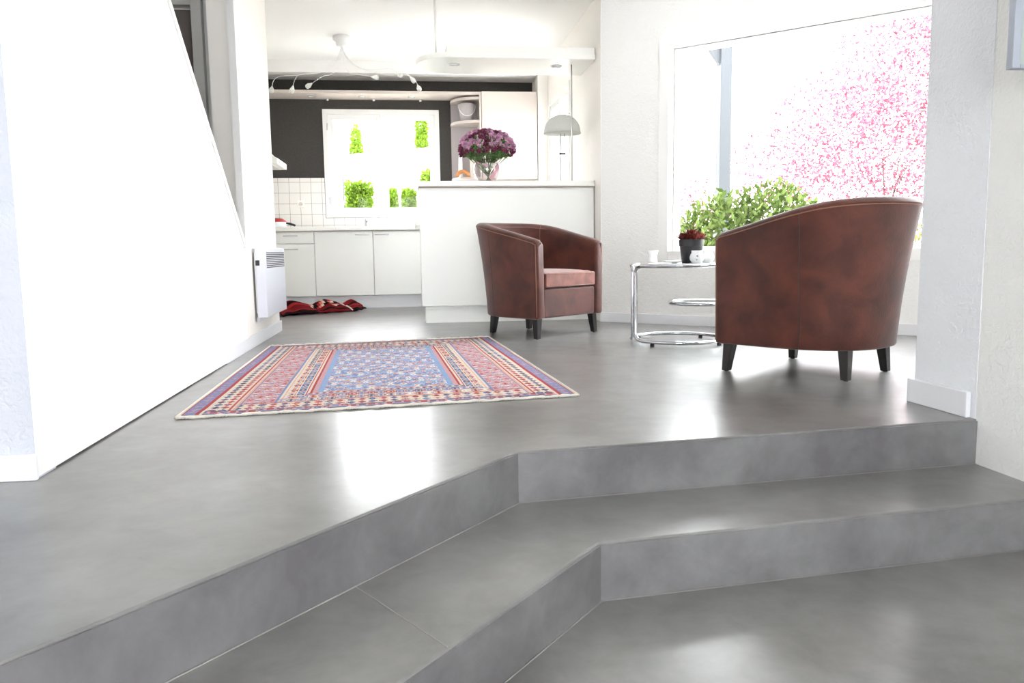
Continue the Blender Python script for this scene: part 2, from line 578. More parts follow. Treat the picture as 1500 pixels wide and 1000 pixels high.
# big window: flat architrave, deep reveal and slim sash
w1 = struct(oriented(ring(U0 - 0.085, U1 + 0.085, ZB - 0.085, ZT + 0.085, 0.085, 0.0, 0.012), W0, WD, WN, 'window_1', M['trim']))
oriented(ring(U0, U1, ZB, ZT, 0.035, -0.16, -0.10), W0, WD, WN, 'window_frame', M['trim'], w1)
oriented([(U0 + 0.03, U1 - 0.03, -0.135, -0.130, ZB + 0.03, ZT - 0.03)], W0, WD, WN, 'pane', M['glass'], w1, bevel=0)
oriented([(U0 + 0.05, U0 + 0.057, -0.1, -0.097, ZB + 0.04, ZT - 0.04), (U0 + 0.05, U1, -0.1, -0.097, ZT - 0.047, ZT - 0.04)], W0, WD, WN, 'gasket', M['metal'], w1, bevel=0)
# kitchen window with two sashes
KA = Vector((-0.98, 9.6, 0)); KD = Vector((1, 0, 0)); KN = Vector((0, -1, 0))
w2 = struct(oriented(ring(-0.0, 1.355, 1.04, 2.29, 0.055, -0.08, 0.012), KA, KD, KN, 'window_2', M['trim']))
oriented(ring(0.055, 0.675, 1.095, 2.235, 0.06, -0.06, -0.01), KA, KD, KN, 'sash', M['trim'], w2)
oriented(ring(0.68, 1.30, 1.095, 2.235, 0.06, -0.06, -0.01), KA, KD, KN, 'sash', M['trim'], w2)
oriented([(0.11, 0.62, -0.04, -0.036, 1.15, 2.18)], KA, KD, KN, 'pane', M['glass'], w2, bevel=0)
oriented([(0.735, 1.245, -0.04, -0.036, 1.15, 2.18)], KA, KD, KN, 'pane', M['glass'], w2, bevel=0)
oriented([(0.045, 0.058, 0.0, 0.02, 1.2, 1.28), (0.045, 0.058, 0.0, 0.02, 2.05, 2.13)], KA, KD, KN, 'hinge', M['metal'], w2)
# side window in the kitchen: two casements
SA = Vector((1.62, 7.92, 0)); SD = Vector((0, 1, 0)); SN = Vector((-1, 0, 0))
w3 = struct(oriented(ring(0, 1.22, 1.0, 2.30, 0.05, -0.1, 0.012), SA, SD, SN, 'window_3', M['trim']))
oriented(ring(0.05, 0.60, 1.05, 2.25, 0.06, -0.07, -0.01), SA, SD, SN, 'sash', M['trim'], w3)
oriented(ring(0.62, 1.17, 1.05, 2.25, 0.06, -0.07, -0.01), SA, SD, SN, 'sash', M['trim'], w3)
oriented([(0.1, 0.55, -0.04, -0.036, 1.1, 2.2)], SA, SD, SN, 'pane', M['glass'], w3, bevel=0)
oriented([(0.67, 1.12, -0.04, -0.036, 1.1, 2.2)], SA, SD, SN, 'pane', M['glass'], w3, bevel=0)
oriented([(0.112, 0.118, -0.008, 0.0, 1.1, 2.2), (0.54, 0.546, -0.008, 0.0, 1.1, 2.2), (1.112, 1.118, -0.008, 0.0, 1.1, 2.2), (0.68, 0.686, -0.008, 0.0, 1.1, 2.2)], SA, SD, SN, 'gasket', M['metal'], w3, bevel=0)
# rear windows behind the camera, invented to let in more daylight
RA = Vector((-4.0, -5.1, 0)); RD = Vector((1, 0, 0)); RN = Vector((0, 1, 0))
for k, (a, b) in enumerate(((1.7, 2.8), (3.5, 5.4))):
    w = struct(oriented(ring(a, b, 0.2, 2.35, 0.06, -0.1, -0.02), RA, RD, RN, 'window_%d' % (4 + k), M['trim']))
    oriented([(a + 0.05, b - 0.05, -0.065, -0.06, 0.25, 2.3)], RA, RD, RN, 'pane', M['glass'], w, bevel=0)

wr = Vector((0.1120, -7.731, 0)).normalized()
w6 = struct(oriented(ring(3.9, 5.4, 0.4, 2.3, 0.06, -0.1, -0.02), Vector((1.988, 2.531, 0)), wr, Vector((-1, -0.0145, 0)), 'window_6', M['trim']))  # unseen window, added to light the risers from the right
oriented([(3.95, 5.35, -0.065, -0.06, 0.45, 2.25)], Vector((1.988, 2.531, 0)), wr, Vector((-1, -0.0145, 0)), 'pane', M['glass'], w6, bevel=0)
# tiled splashback
struct(MB().box(-1.95, -0.985, 9.585, 9.6, 0.91, 1.5).build('wall_tiles', M['tiles']))
struct(MB().box(-0.985, 0.40, 9.585, 9.6, 0.91, 1.035).build('wall_tiles_low', M['tiles']))
struct(MB().box(0.40, 1.5, 9.585, 9.6, 0.91, 1.45).build('wall_tiles_right', M['tiles']))

# ================================================================== KITCHEN


def handle(x0, x1, z, parent):
    mb = MB()
    mb.tube([(x0, 8.985, z), (x0, 8.962, z), (x1, 8.962, z), (x1, 8.985, z)], 0.005, 8)
    return mb.build('handle', M['metal'], parent, smooth=True)


def base_cabinet(x0, x1, label, hx, drawer=False):
    e = tag(empty('base_cabinet', ((x0 + x1) / 2, 9.3, 0)), label, 'cabinet')
    off = (-(x0 + x1) / 2, -9.3, 0)

    def B(mb, nm, m, par=e, **k):
        mb.v = [(v[0] + off[0], v[1] + off[1], v[2]) for v in mb.v]
        return mb.build(nm, m, par, **k)
    B(MB().box(x0 + .001, x1 - .001, 9.02, 9.58, 0.145, 0.865), 'body', M['cab'])
    B(MB().box(x0, x1, 9.06, 9.10, 0, 0.142), 'plinth', M['skirt'])
    g = 0.003
    zt = 0.853
    if drawer:
        dr = B(MB().box(x0 + g, x1 - g, 9.0, 9.019, 0.735, zt), 'drawer', M['cab'], bevel=0.002)
        h = MB().tube([(hx[0], 8.999, 0.818), (hx[0], 8.975, 0.818), (hx[1], 8.975, 0.818), (hx[1], 8.999, 0.818)], 0.005, 8)
        B(h, 'handle', M['metal'], dr, smooth=True)
        zt = 0.722
    dz = zt - 0.032 if not drawer else 0.67
    do = B(MB().box(x0 + g, x1 - g, 9.0, 9.019, 0.147, zt), 'door', M['cab'], bevel=0.002)
    h = MB().tube([(hx[0], 8.999, dz), (hx[0], 8.975, dz), (hx[1], 8.975, dz), (hx[1], 8.999, dz)], 0.005, 8)
    B(h, 'handle', M['metal'], do, smooth=True)
    return e


base_cabinet(-1.50, -1.063, 'narrow white base cabinet with a drawer above its door, beside the wall heater', (-1.39, -1.245), True)
base_cabinet(-1.063, -0.418, 'wide white base cabinet door with handle at its top right', (-0.612, -0.458))
base_cabinet(-0.418, 0.20, 'white base cabinet door with handle at top left, partly behind the breakfast bar', (-0.395, -0.245))
base_cabinet(0.20, 0.85, 'white base cabinet of the back run hidden behind the breakfast bar', (0.25, 0.40))

base_cabinet(-1.94, -1.50, 'white corner base cabinet under the left end of the worktop, behind the left wall', (-1.9, -1.75))
wt = empty('worktop', (-0.2, 9.28, 0.87))
tag(wt, 'white laminate worktop running below the kitchen window', 'worktop')
MB().box(-1.74, 1.70, -0.305, 0.303, 0.0, 0.045).build('top', M['counter'], wt, bevel=0.008)
tag(MB().box(-1.74, 1.70, -0.29, 0.30, -0.005, -0.0005).build('underside', M['under_shade'], wt), 'brown strip painting in shade below the top', None)
# splash lip
MB().box(-1.74, 1.70, 0.29, 0.303, 0.0455, 0.06).build('seal', M['metal'], wt)

# sink tap
tp = tag(empty('kitchen_tap', (-0.52, 9.5, 0.917)), 'slim chrome tap standing on the worktop under the kitchen window', 'tap')
MB().lathe([(0.022, 0), (0.022, 0.01), (0.013, 0.02), (0.012, 0.09), (0.0, 0.095)], n=16).build('body', M['chrome'], tp, smooth=True)
MB().tube([(0, 0, 0.06), (0.05, -0.03, 0.09), (0.17, -0.08, 0.13), (0.19, -0.09, 0.125)], 0.007, 8).build('spout', M['chrome'], tp, smooth=True)
MB().tube([(0, 0, 0.09), (0, -0.04, 0.12)], 0.004, 6).build('lever', M['chrome'], tp, smooth=True)

# extractor hood on the left wall
hd = tag(empty('extractor_hood', (-1.95, 8.75, 1.54)), 'cream extractor hood with sloping front against the dark wall', 'extractor hood')
MB().slab3([(0, -0.3, 0.0), (0.62, -0.3, 0.0), (0.62, -0.3, 0.06), (0.55, -0.3, 0.09), (0.38, -0.3, 0.26), (0, -0.3, 0.26)], (0, 0.6, 0)).build('canopy', M['counter'], hd, bevel=0.006)
MB().box(0.04, 0.56, -0.26, 0.26, -0.006, 0.001).build('filter', M['metal'], hd)
MB().box(0.621, 0.628, -0.2, 0.2, 0.015, 0.045).build('control_strip', M['metal'], hd)

# socket on tiles, switch on wall end
so = tag(MB().box(-0.04, 0.04, -0.008, 0, -0.04, 0.04).build('wall_socket', M['counter'], bevel=0.003), 'cream wall socket on the white tiles left of the window', 'socket')
so.location = (-1.266, 9.585, 1.2)
MB().lathe([(0.024, 0), (0.024, 0.004), (0.02, 0.005), (0.019, 0.002), (0.0, 0.002)], n=20).build('insert', M['cabinet_cream'], so, loc=(0, -0.008, 0)).rotation_euler = (PI / 2, 0, 0)
sw = tag(MB().box(0, 0.009, -0.04, 0.04, -0.045, 0.045).build('light_switch', M['trim'], bevel=0.003), 'white light switch near the end of the left wall', 'light switch')
sw.location = (-1.0745, 6.42, 1.10)
MB().box(0.009, 0.013, -0.025, 0.025, -0.03, 0.03).build('rocker', M['trim'], sw, bevel=0.002)

# pot set at the left end of the worktop
pt = tag(empty('frying_pan', (-1.50, 9.22, 0.917)), 'white pan with a red lid and black handle at the left end of the worktop', 'pan')
MB().lathe([(0.10, 0), (0.115, 0.01), (0.12, 0.06), (0.117, 0.06), (0.11, 0.01), (0, 0.008)], n=32).build('body', M['porcelain'], pt, smooth=True)
MB().lathe([(0.118, 0.06), (0.112, 0.075), (0.07, 0.10), (0.0, 0.108)], n=32).build('lid', M['red'], pt, smooth=True)
MB().tube([(0.11, -0.02, 0.05), (0.16, -0.05, 0.04), (0.22, -0.09, 0.02)], [0.009, 0.013, 0.012], 8).build('handle', M['rubber'], pt, smooth=True)

# pelmet shelf with spotlights
pe = tag(empty('pelmet_shelf', (0, 9.4, 2.40)), 'white pelmet board with spotlights above the kitchen window', 'shelf')
MB().box(-1.94, 0.845, -0.17, 0.198, 0.0, 0.035).build('board', M['cabinet_cream'], pe, bevel=0.003)


def spot(par, x, y, z, r=0.045, name='spotlight'):
    o = MB().lathe([(r, 0), (r, -0.006), (r * 0.8, -0.008), (r * 0.78, -0.001), (0.0, -0.001)], n=24).build(name, M['metal'], par, smooth=False, loc=(x, y, z))
    l = MB().lathe([(r * 0.7, -0.002), (r * 0.6, -0.005), (0, -0.006)], n=20).build('lens', M['opal'], o)
    return o


for x in (-1.07, -0.50, 0.06):
    spot(pe, x, -0.02, 0.0)
for x in (-0.91, -0.38, 0.16):
    MB().lathe([(0.012, 0), (0.014, -0.02), (0.0, -0.024)], n=12).build('hook', M['trim'], pe, loc=(x, 0.15, 0))

# open shelf niche
ni = tag(empty('shelf_unit', (0.675, 9.4, 1.45)), 'open grey-lined shelf unit with rounded shelves beside the tall cabinet', 'shelf unit')
MB().box(-0.16, 0.165, 0.185, 0.198, 0, 0.95).build('back', M['niche'], ni)
MB().box(0.15, 0.168, -0.2, 0.185, 0, 0.95).build('side_panel', M['cabinet_cream'], ni)


def qshelf(z, t=0.03):
    pts = [(0.15, 0.185), (-0.165, 0.185)]
    for k in range(13):
        a = PI + (PI / 2) * k / 12
        pts.append((-0.165 + 0.315 + 0.315 * math.cos(a), 0.12 + 0.30 * math.sin(a)))
    return MB().prism(pts, z, z + t)


for z in (0.0, 0.64, 0.90):
    qshelf(z).build('shelf', M['cabinet_cream'], ni)

uc = tag(empty('wall_cabinet', (1.17, 9.4, 1.45)), 'large cream wall cabinet with plain door right of the open shelves', 'cabinet')
MB().box(-0.322, 0.322, -0.18, 0.195, 0, 0.985).build('body', M['cabinet_cream'], uc)
MB().box(-0.320, 0.322, -0.2, -0.181, 0.004, 0.985).build('door', M['cabinet_cream'], uc, bevel=0.003)

# things in the niche
bk = tag(empty('ice_bucket', (0.69, 9.38, 2.121)), 'grey bucket with thin curved white handle on the upper niche shelf', 'bucket')
MB().lathe([(0.072, 0), (0.10, 0.2), (0.094, 0.2), (0.068, 0.006), (0, 0.006)], n=32).build('body', M['niche'], bk, smooth=True)
MB().tube([(-0.1 * math.cos(t), -0.03 - 0.09 * math.sin(t), 0.185 - 0.135 * math.sin(t)) for t in np.linspace(0, PI, 15)], 0.004, 6).build('handle', M['porcelain'], bk, smooth=True)
fg = tag(empty('figurine', (0.74, 9.3, 1.90)), 'tiny figurine in dark clothes on a small stand behind the flowers', 'figurine')
MB().box(-0.03, 0.03, -0.03, 0.03, -0.42, 0.0).build('stand', M['cabinet_cream'], fg)
MB().lathe([(0.018, 0), (0.02, 0.03), (0.024, 0.07), (0.01, 0.08), (0, 0.082)], n=14).build('body', M['navy'], fg, smooth=True)
MB().lathe([(0, 0.078), (0.014, 0.085), (0.017, 0.1), (0.011, 0.115), (0, 0.12)], n=14).build('head', M['skin'], fg, smooth=True)
cn_ = tag(MB().lathe([(0.028, 0), (0.02, 0.2), (0.004, 0.42), (0, 0.44)], n=16).build('paper_cone', M['porcelain'], smooth=True, loc=(0.60, 9.3, 1.4805)), 'slim white cone standing left of the figurine, behind the flowers', 'ornament')
wb = tag(empty('wooden_ornament', (0.62, 9.3, 1.4805)), 'orange wooden arch ornament at the bottom of the niche', 'ornament')
wb.location.y = 9.22
mbw = MB()
pts = []
for k in range(13):
    a = PI * k / 12
    pts.append((0.085 * math.cos(a), 0.075 * math.sin(a)))
pts += [(-0.045 * math.cos(PI * k / 8), 0.035 * math.sin(PI * k / 8)) for k in range(9)]
mbw.slab3([(x, -0.03, z) for x, z in pts], (0, 0.06, 0))
mbw.build('arch', M['wood'], wb, bevel=0.004)

# ceiling lamp with snake arms
cl = tag(empty('ceiling_lamp', (-0.62, 8.2, 2.75)), 'white ceiling lamp with thin bendy arms ending in small bulbs', 'ceiling lamp')
MB().lathe([(0.085, 0), (0.085, -0.035), (0.06, -0.05), (0.055, -0.09), (0.0, -0.095)], n=28).build('canopy', M['trim'], cl, smooth=True)
tips = [(400, -1.27, 7.95, 2.21), (430, -1.08, 8.0, 2.23), (457, -0.90, 8.0, 2.255), (543, -0.335, 7.95, 2.315), (583, -0.08, 7.9, 2.345), (600, 0.04, 8.1, 2.35), (611, 0.11, 7.9, 2.23)]
src = [(-1.17, 8.05, 2.33), (-0.99, 8.05, 2.35), (-0.77, 8.05, 2.34), (-0.50, 8.0, 2.345), (-0.2, 8.0, 2.40), (-0.10, 8.1, 2.40), (-0.03, 8.0, 2.345)]
for (px, x, y, z), sc in zip(tips, src):
    p0 = Vector((-0.62, 8.2, 2.68)); p1 = Vector((-0.62 + (sc[0] + 0.6) * 0.06, 8.17, 2.37)); p2 = Vector(sc); p3 = Vector((x, y, z))
    path = []
    for i in range(17):
        t = i / 16
        # two-piece smooth curve through p2
        if t < 0.6:
            s_ = t / 0.6
            path.append(p0 * (1 - s_) ** 2 + p1 * 2 * s_ * (1 - s_) + p2 * s_ * s_)
        else:
            s_ = (t - 0.6) / 0.4
            mid = p2 + (p2 - p1) * 0.2
            path.append(p2 * (1 - s_) ** 2 + mid * 2 * s_ * (1 - s_) + p3 * s_ * s_)
    off = Vector((-0.62, 8.2, 2.75))
    arm = MB().tube([p - off for p in path], 0.0026, 6).build('arm', M['trim'], cl, smooth=True)
    d = (path[-1] - path[-2]).normalized()
    MB().tube([(p3 + d * k - off) for k in (0, 0.015, 0.04, 0.065, 0.075)], [0.006, 0.012, 0.024, 0.022, 0.012], 12).build('bulb', M['opal'], arm, smooth=True)

# ================================================================== BREAKFAST BAR
bar = tag(empty('breakfast_bar', (0.85, 7.1, 0)), 'high white breakfast bar with a panelled front between kitchen and sitting area', 'bar counter')
MB().prism([(-0.765, -0.23), (0.762, -0.23), (0.76, 0.15), (-0.765, 0.15)], 0.150, 1.165).build('front_panel', M['cab'], bar, bevel=0.002)
MB().box(-0.735, 0.76, -0.185, 0.14, 0, 0.149).build('plinth', M['cab'], bar)
MB().box(-0.775, 0.765, -0.255, 0.22, 1.176, 1.222).build('top', M['counter'], bar, bevel=0.006)
tag(MB().box(-0.77, 0.765, -0.25, 0.215, 1.166, 1.175).build('underside', M['under_shade'], bar), 'brown strip painting in shade below the bar top', None)
sc_ = tag(empty('side_worktop', (0.85, 8.0, 0.87)), 'low side worktop seen just left behind the breakfast bar', 'worktop')
MB().box(-0.80, 0.755, -0.35, 0.45, 0, 0.045).build('top', M['counter'], sc_, bevel=0.006)
MB().box(-0.72, 0.75, -0.33, 0.43, -0.87, -0.001).build('body', M['cab'], sc_)

# hanging canopy over the bar
hc = tag(empty('hanging_canopy', (0.85, 7.1, 2.235)), 'white hanging canopy with rounded end and recessed lights above the bar', 'canopy')
pts = [(0.765, -0.30), (0.765, 0.32)]
x_l = -0.76
for k in range(17):
    a = PI / 2 + PI * k / 16
    pts.append((x_l + 0.31 + 0.31 * math.cos(a) * 1.0, 0.01 + 0.31 * math.sin(a)))
MB().prism(pts[::-1], 0.0, 0.045).build('slab', M['counter'], hc, bevel=0.004)
MB().box(-0.51, 0.764, -0.27, -0.02, 0.046, 0.105).build('upper_box', M['counter'], hc, bevel=0.003)
MB().tube([(-0.59, -0.18, 0.045), (-0.59, -0.18, 0.514)], 0.011, 10).build('suspension_rod', M['counter'], hc, smooth=True)
srod = tag(empty('support_pole', (1.445, 7.0, 1.223)), 'slim metal pole between bar top and hanging canopy, in front of the dome lamp', 'pole')
MB().tube([(0, 0, 0.0), (0, 0, 1.011)], 0.006, 10).build('tube', M['metal'], srod, smooth=True)
MB().lathe([(0.018, 0), (0.018, 0.004)], n=16).build('flange', M['metal'], srod)
spot(hc, -0.43, -0.05, 0.0, 0.05)
spot(hc, 0.47, -0.05, 0.0, 0.05)

# table lamp
tl = tag(empty('table_lamp', (1.40, 7.215, 1.223)), 'table lamp with frosted white dome shade on the right of the bar', 'lamp')
MB().lathe([(0.075, 0), (0.075, 0.008), (0.02, 0.014), (0.0, 0.014)], n=32).build('base', M['opal'], tl, smooth=False)
MB().tube([(-0.016, 0, 0.01), (-0.016, 0, 0.58)], 0.0045, 8).build('stem', M['chrome'], tl, smooth=True)
MB().tube([(0.020, 0, 0.01), (0.020, 0, 0.58)], 0.0045, 8).build('stem', M['chrome'], tl, smooth=True)
MB().box(-0.026, 0.030, -0.01, 0.01, 0.265, 0.28).build('clamp', M['rubber'], tl, bevel=0.002)
prof = []
for k in range(13):
    a = (PI / 2) * k / 12
    prof.append((0.165 * math.cos(a) ** 0.9 if k < 12 else 0.0, 0.465 + 0.155 * math.sin(a)))
prof2 = [(max(r - 0.005, 0), z - 0.005) for r, z in prof][::-1]
sh = MB().lathe([(0.17, 0.452), (0.17, 0.46)] + prof, n=40).build('shade', M['opal'], tl, smooth=True)
so_ = sh.modifiers.new('sol', 'SOLIDIFY'); so_.thickness = 0.004
MB().tube([(-0.016, 0, 0.61), (-0.02, 0, 0.645), (0.02, 0, 0.655), (0.07, 0, 0.63)], 0.004, 6).build('top_bracket', M['metal'], tl, smooth=True)

# ------------------------------------------------------------------ flowers in the vase
vs_ = tag(empty('flower_vase', (0.69, 7.05, 1.223)), 'round clear glass vase holding cut flowers, standing on the bar', 'vase')
vp = [(0.04, 0.0), (0.075, 0.01), (0.108, 0.05), (0.122, 0.10), (0.118, 0.145), (0.098, 0.185), (0.092, 0.20)]
vz = MB().lathe([(0.0, 0.002)] + vp, n=40).build('glass', M['vase'], vs_, smooth=True)
bq = tag(empty('flower_bouquet', (0.69, 7.05, 1.23)), 'bouquet of pink and maroon chrysanthemums in the glass vase', 'flowers')


def flower_mesh(name, m, r, seed):
    g = random.Random(seed)
    mb = MB()
    for i in range(46):
        az_ = g.random() * pi2
        el = math.acos(1 - 1.25 * g.random())
        d = Vector((math.sin(el) * math.cos(az_), math.sin(el) * math.sin(az_), math.cos(el)))
        t = d.orthogonal().normalized()
        t = (t * math.cos(i) + d.cross(t) * math.sin(i)).normalized()
        a = d * r * 0.15; tip = d * r * (0.8 + 0.3 * g.random()); w = t * r * 0.24
        up = d.cross(t) * r * 0.06
        mb.add([a, a * 0.4 + tip * 0.6 + w, tip, a * 0.4 + tip * 0.6 - w, a * 0.4 + tip * 0.6 + up], [(0, 1, 4), (1, 2, 4), (2, 3, 4), (3, 0, 4)])
    me = bpy.data.meshes.new(name)
    me.from_pydata(mb.v, [], mb.f)
    me.materials.append(m)
    return me


FM = {('p', k): flower_mesh('pink_flower', M['pink'], 0.040, k) for k in range(3)}
FM.update({('m', k): flower_mesh('maroon_flower', M['maroon'], 0.029, 10 + k) for k in range(3)})
heads = []
g = random.Random(5)
tries = 0
while len(heads) < 96 and tries < 9000:
    tries += 1
    a = g.random() * pi2
    el = g.random() ** 0.75 * 1.75
    d = Vector((math.sin(el) * math.cos(a), math.sin(el) * math.sin(a) * 0.8, math.cos(el)))
    p = Vector((0.235 * d.x, 0.20 * d.y, 0.27 + 0.17 * d.z))
    kind = 'm' if (g.random() < 0.30 or d.z < 0.0) else 'p'
    md = 0.046 if kind == 'p' else 0.034
    if any((p - q).length < (md + w) / 2 for q, w, _, _ in heads): continue
    heads.append((p, md, kind, d))
for i, (p, _, kind, d) in enumerate(heads):
    o = bpy.data.objects.new('pink_flower' if kind == 'p' else 'maroon_flower', FM[(kind, i % 3)])
    COL.objects.link(o)
    o.parent = bq
    o.location = p
    o.rotation_euler = d.to_track_quat('Z', 'Y').to_euler()
    s_ = 0.85 + 0.3 * g.random()
    o.scale = (s_, s_, s_)
mb = MB()
for i, (p, _, kind, d) in enumerate(heads):
    if i % 3 == 0:
        base = Vector((-p.x * 0.10 + 0.012, -p.y * 0.12, 0.012))
        neck = Vector((p.x * 0.28, p.y * 0.28, 0.13))
        path = [base * (1 - t) ** 2 + neck * 2 * t * (1 - t) + p * t * t for t in np.linspace(0, 1, 8)]
        mb.tube(path, 0.0032, 5)
    else:
        base = Vector((p.x * 0.3, p.y * 0.3, 0.17))
        mb.tube([base, base * 0.5 + p * 0.5, p], 0.0016, 4)
mb.build('stems', M['stem'], bq, smooth=True)['kind'] = 'stuff'
mb = MB()
for i in range(420):
    a = g.random() * pi2; rr = 0.02 + 0.17 * g.random() ** 0.6; z = 0.125 + 0.17 * g.random() + rr * 0.35
    if rr > 0.085: z = max(z, 0.215)
    p = Vector((rr * math.cos(a), rr * math.sin(a) * 0.85, z))
    d = Vector((math.cos(a + g.uniform(-.8, .8)), math.sin(a + g.uniform(-.8, .8)), g.uniform(-0.3, 1.0))).normalized()
    t = d.orthogonal().normalized(); t = (t * math.cos(i) + d.cross(t) * math.sin(i))
    L = g.uniform(0.03, 0.055); w = L * 0.27
    up = d.cross(t) * L * 0.12
    mb.add([p, p + d * L * .5 + t * w, p + d * L, p + d * L * .5 - t * w, p + d * L * .5 + up], [(0, 1, 4), (1, 2, 4), (2, 3, 4), (3, 0, 4)])
mb.build('leaves', M['leafy'], bq)['kind'] = 'stuff'
# pink paper tucked into the vase
mb = MB()
n_ = 12
vsx = []
for i in range(n_):
    t = i / (n_ - 1)
    for w in (-1, 1):
        vsx.append((0.025 + 0.075 * t + w * 0.010, -0.045 - 0.02 * math.sin(t * 3), 0.02 + 0.12 * t + w * -0.014))
mb.add(vsx, [(2 * i, 2 * i + 1, 2 * i + 3, 2 * i + 2) for i in range(n_ - 1)])
pp = mb.build('paper_strip', M['paper'], bq)
pp.modifiers.new('sol', 'SOLIDIFY').thickness = 0.002
mb = MB()
vsx = []
for i in range(n_):
    t = i / (n_ - 1)
    for w in (-1, 1):
        vsx.append((-0.095 + 0.10 * t, -0.045 - 0.02 * math.sin(t * 3), 0.165 - 0.03 * t + w * 0.008))
mb.add(vsx, [(2 * i, 2 * i + 1, 2 * i + 3, 2 * i + 2) for i in range(n_ - 1)])
pp = mb.build('paper_strip', M['paper'], bq)
pp.modifiers.new('sol', 'SOLIDIFY').thickness = 0.002

# ================================================================== HEATER
ht = tag(empty('wall_heater', (-1.058, 5.93, 0.19)), 'white convector heater with top grille mounted low on the left wall', 'heater')
HX, Y0h, Y1h, Hh = 0.078, -0.42, 0.41, 0.475
MB().box(0.012, HX, Y0h, Y1h, 0.0, Hh).build('body', M['heater'], ht, bevel=0.006)
MB().box(0.0, 0.012, Y0h + 0.03, Y1h - 0.03, 0.03, Hh - 0.03).build('back_plate', M['metal'], ht)
mb = MB()
for k in range(9):
    z = Hh - 0.035 - k * 0.0125
    mb.box(HX - 0.004, HX + 0.0012, Y0h + 0.05, Y1h - 0.03, z - 0.0035, z + 0.0035)
mb.build('grille', M['slot'], ht)
MB().box(0.014, 0.040, Y0h - 0.006, Y0h + 0.002, 0.355, 0.39).build('switch', M['rubber'], ht, bevel=0.002)
MB().box(0.0, 0.02, Y0h + 0.03, Y0h + 0.06, -0.03, 0.0).build('bracket', M['heater'], ht)
MB().box(0.045, 0.065, Y0h + 0.02, Y0h + 0.05, -0.012, 0.002).build('bracket', M['heater'], ht)

# ================================================================== PICTURE ON RIGHT WALL
pf = tag(empty('picture_frame', (1.765, 2.20, 1.131), math.radians(-5)), 'pale framed panel on the right wall at the top right edge of the photo', 'picture')
fr_ = MB()
for a in ((0, 0.024, -0.03, 0.0, 0, 0.6), (0.20, 0.224, -0.03, 0.0, 0, 0.6), (0.024, 0.20, -0.03, 0.0, 0, 0.012), (0.024, 0.20, -0.03, 0.0, 0.588, 0.6)):
    fr_.box(*a)
fr_.build('frame', M['picframe'], pf, bevel=0.002)
MB().box(0.022, 0.202, -0.014, -0.006, 0.01, 0.59).build('panel', M['picture'], pf)

# ================================================================== ARMCHAIRS


def horseshoe(n=60, a=0.365, yf=0.05, ys=-0.20, yb=-0.66, ex=2.35):
    """outer plan line, front-left -> back -> front-right; points, normals, 0..1 'backness'"""
    pts = []
    for i in range(9):
        pts.append((-a, yf + (ys - yf) * i / 9))
    m = 33
    for i in range(m):
        t = PI * i / (m - 1)
        c, s_ = math.cos(t), math.sin(t)
        pts.append((-a * math.copysign(abs(c) ** (2 / ex), c), ys + (yb - ys) * abs(s_) ** (2 / ex)))
    for i in range(8, -1, -1):
        pts.append((a, yf + (ys - yf) * i / 9))
    out = []
    for i, p in enumerate(pts):
        q = Vector(pts[min(i + 1, len(pts) - 1)]) - Vector(pts[max(i - 1, 0)])
        q.normalize()
        nrm = Vector((q.y, -q.x))
        # outward = left of travel (travel goes back on the left side)
        if nrm.dot(Vector(p) - Vector((0, -0.2))) < 0: nrm = -nrm
        bk = min(1.0, max(0.0, (yf - p[1]) / (yf - yb)))
        out.append((Vector(p), nrm, bk))
    return out


def top_z(bk):
    # arms rise straight to the seam, then ease over the back
    z = 0.69 + 0.125 * min(bk / 0.72, 1.0)
    if bk > 0.72:
        t = (bk - 0.72) / 0.28
        z += 0.022 * math.sin(t * PI / 2)
    return z


def flare(bk):
    return 0.012 + 0.088 * max(0.0, (bk - 0.25) / 0.75) ** 1.3


def section(p, nrm, bk, inset=0.0):
    zb, zt = 0.143, top_z(bk)
    th = 0.086 + 0.012 * bk
    fl = flare(bk)
    sec = []

    def nn(z):
        t = (z - zb) / (zt - zb)
        return fl * (0.45 * t + 0.55 * t * t)
    r = th / 2
    zs = [zb, zb + 0.004, zb + 0.012, 0.25, 0.36, 0.47, 0.57, zt - r - 0.02, zt - r * 0.75]
    for k, z in enumerate(zs):
        sec.append((nn(z) - (0.012 if k == 0 else 0.004 if k == 1 else 0), z))
    cx = nn(zt) - r
    for k in range(1, 9):
        a = PI * k / 9
        sec.append((cx + r * math.cos(a) * 1.0, zt - r * 0.75 + r * 0.75 * math.sin(a)))
    for z in (zt - r * 0.75, zt - r - 0.03, 0.57, 0.44, 0.36, 0.20, zb + 0.004):
        lean = nn(z) * 0.75
        sec.append((lean - th + (0.25 * (nn(zt) - lean) if z > 0.5 else 0), z))
    cxm = sum(s_[0] for s_ in sec) / len(sec)
    out = []
    for n_, z in sec:
        if inset:
            n_ = n_ + (inset if n_ < cxm else -inset)
            if z > zt - 0.05: z -= inset
            if z < zb + 0.02: z += inset * 0.5
        out.append((p.x + nrm.x * n_, p.y + nrm.y * n_, z))
    return out


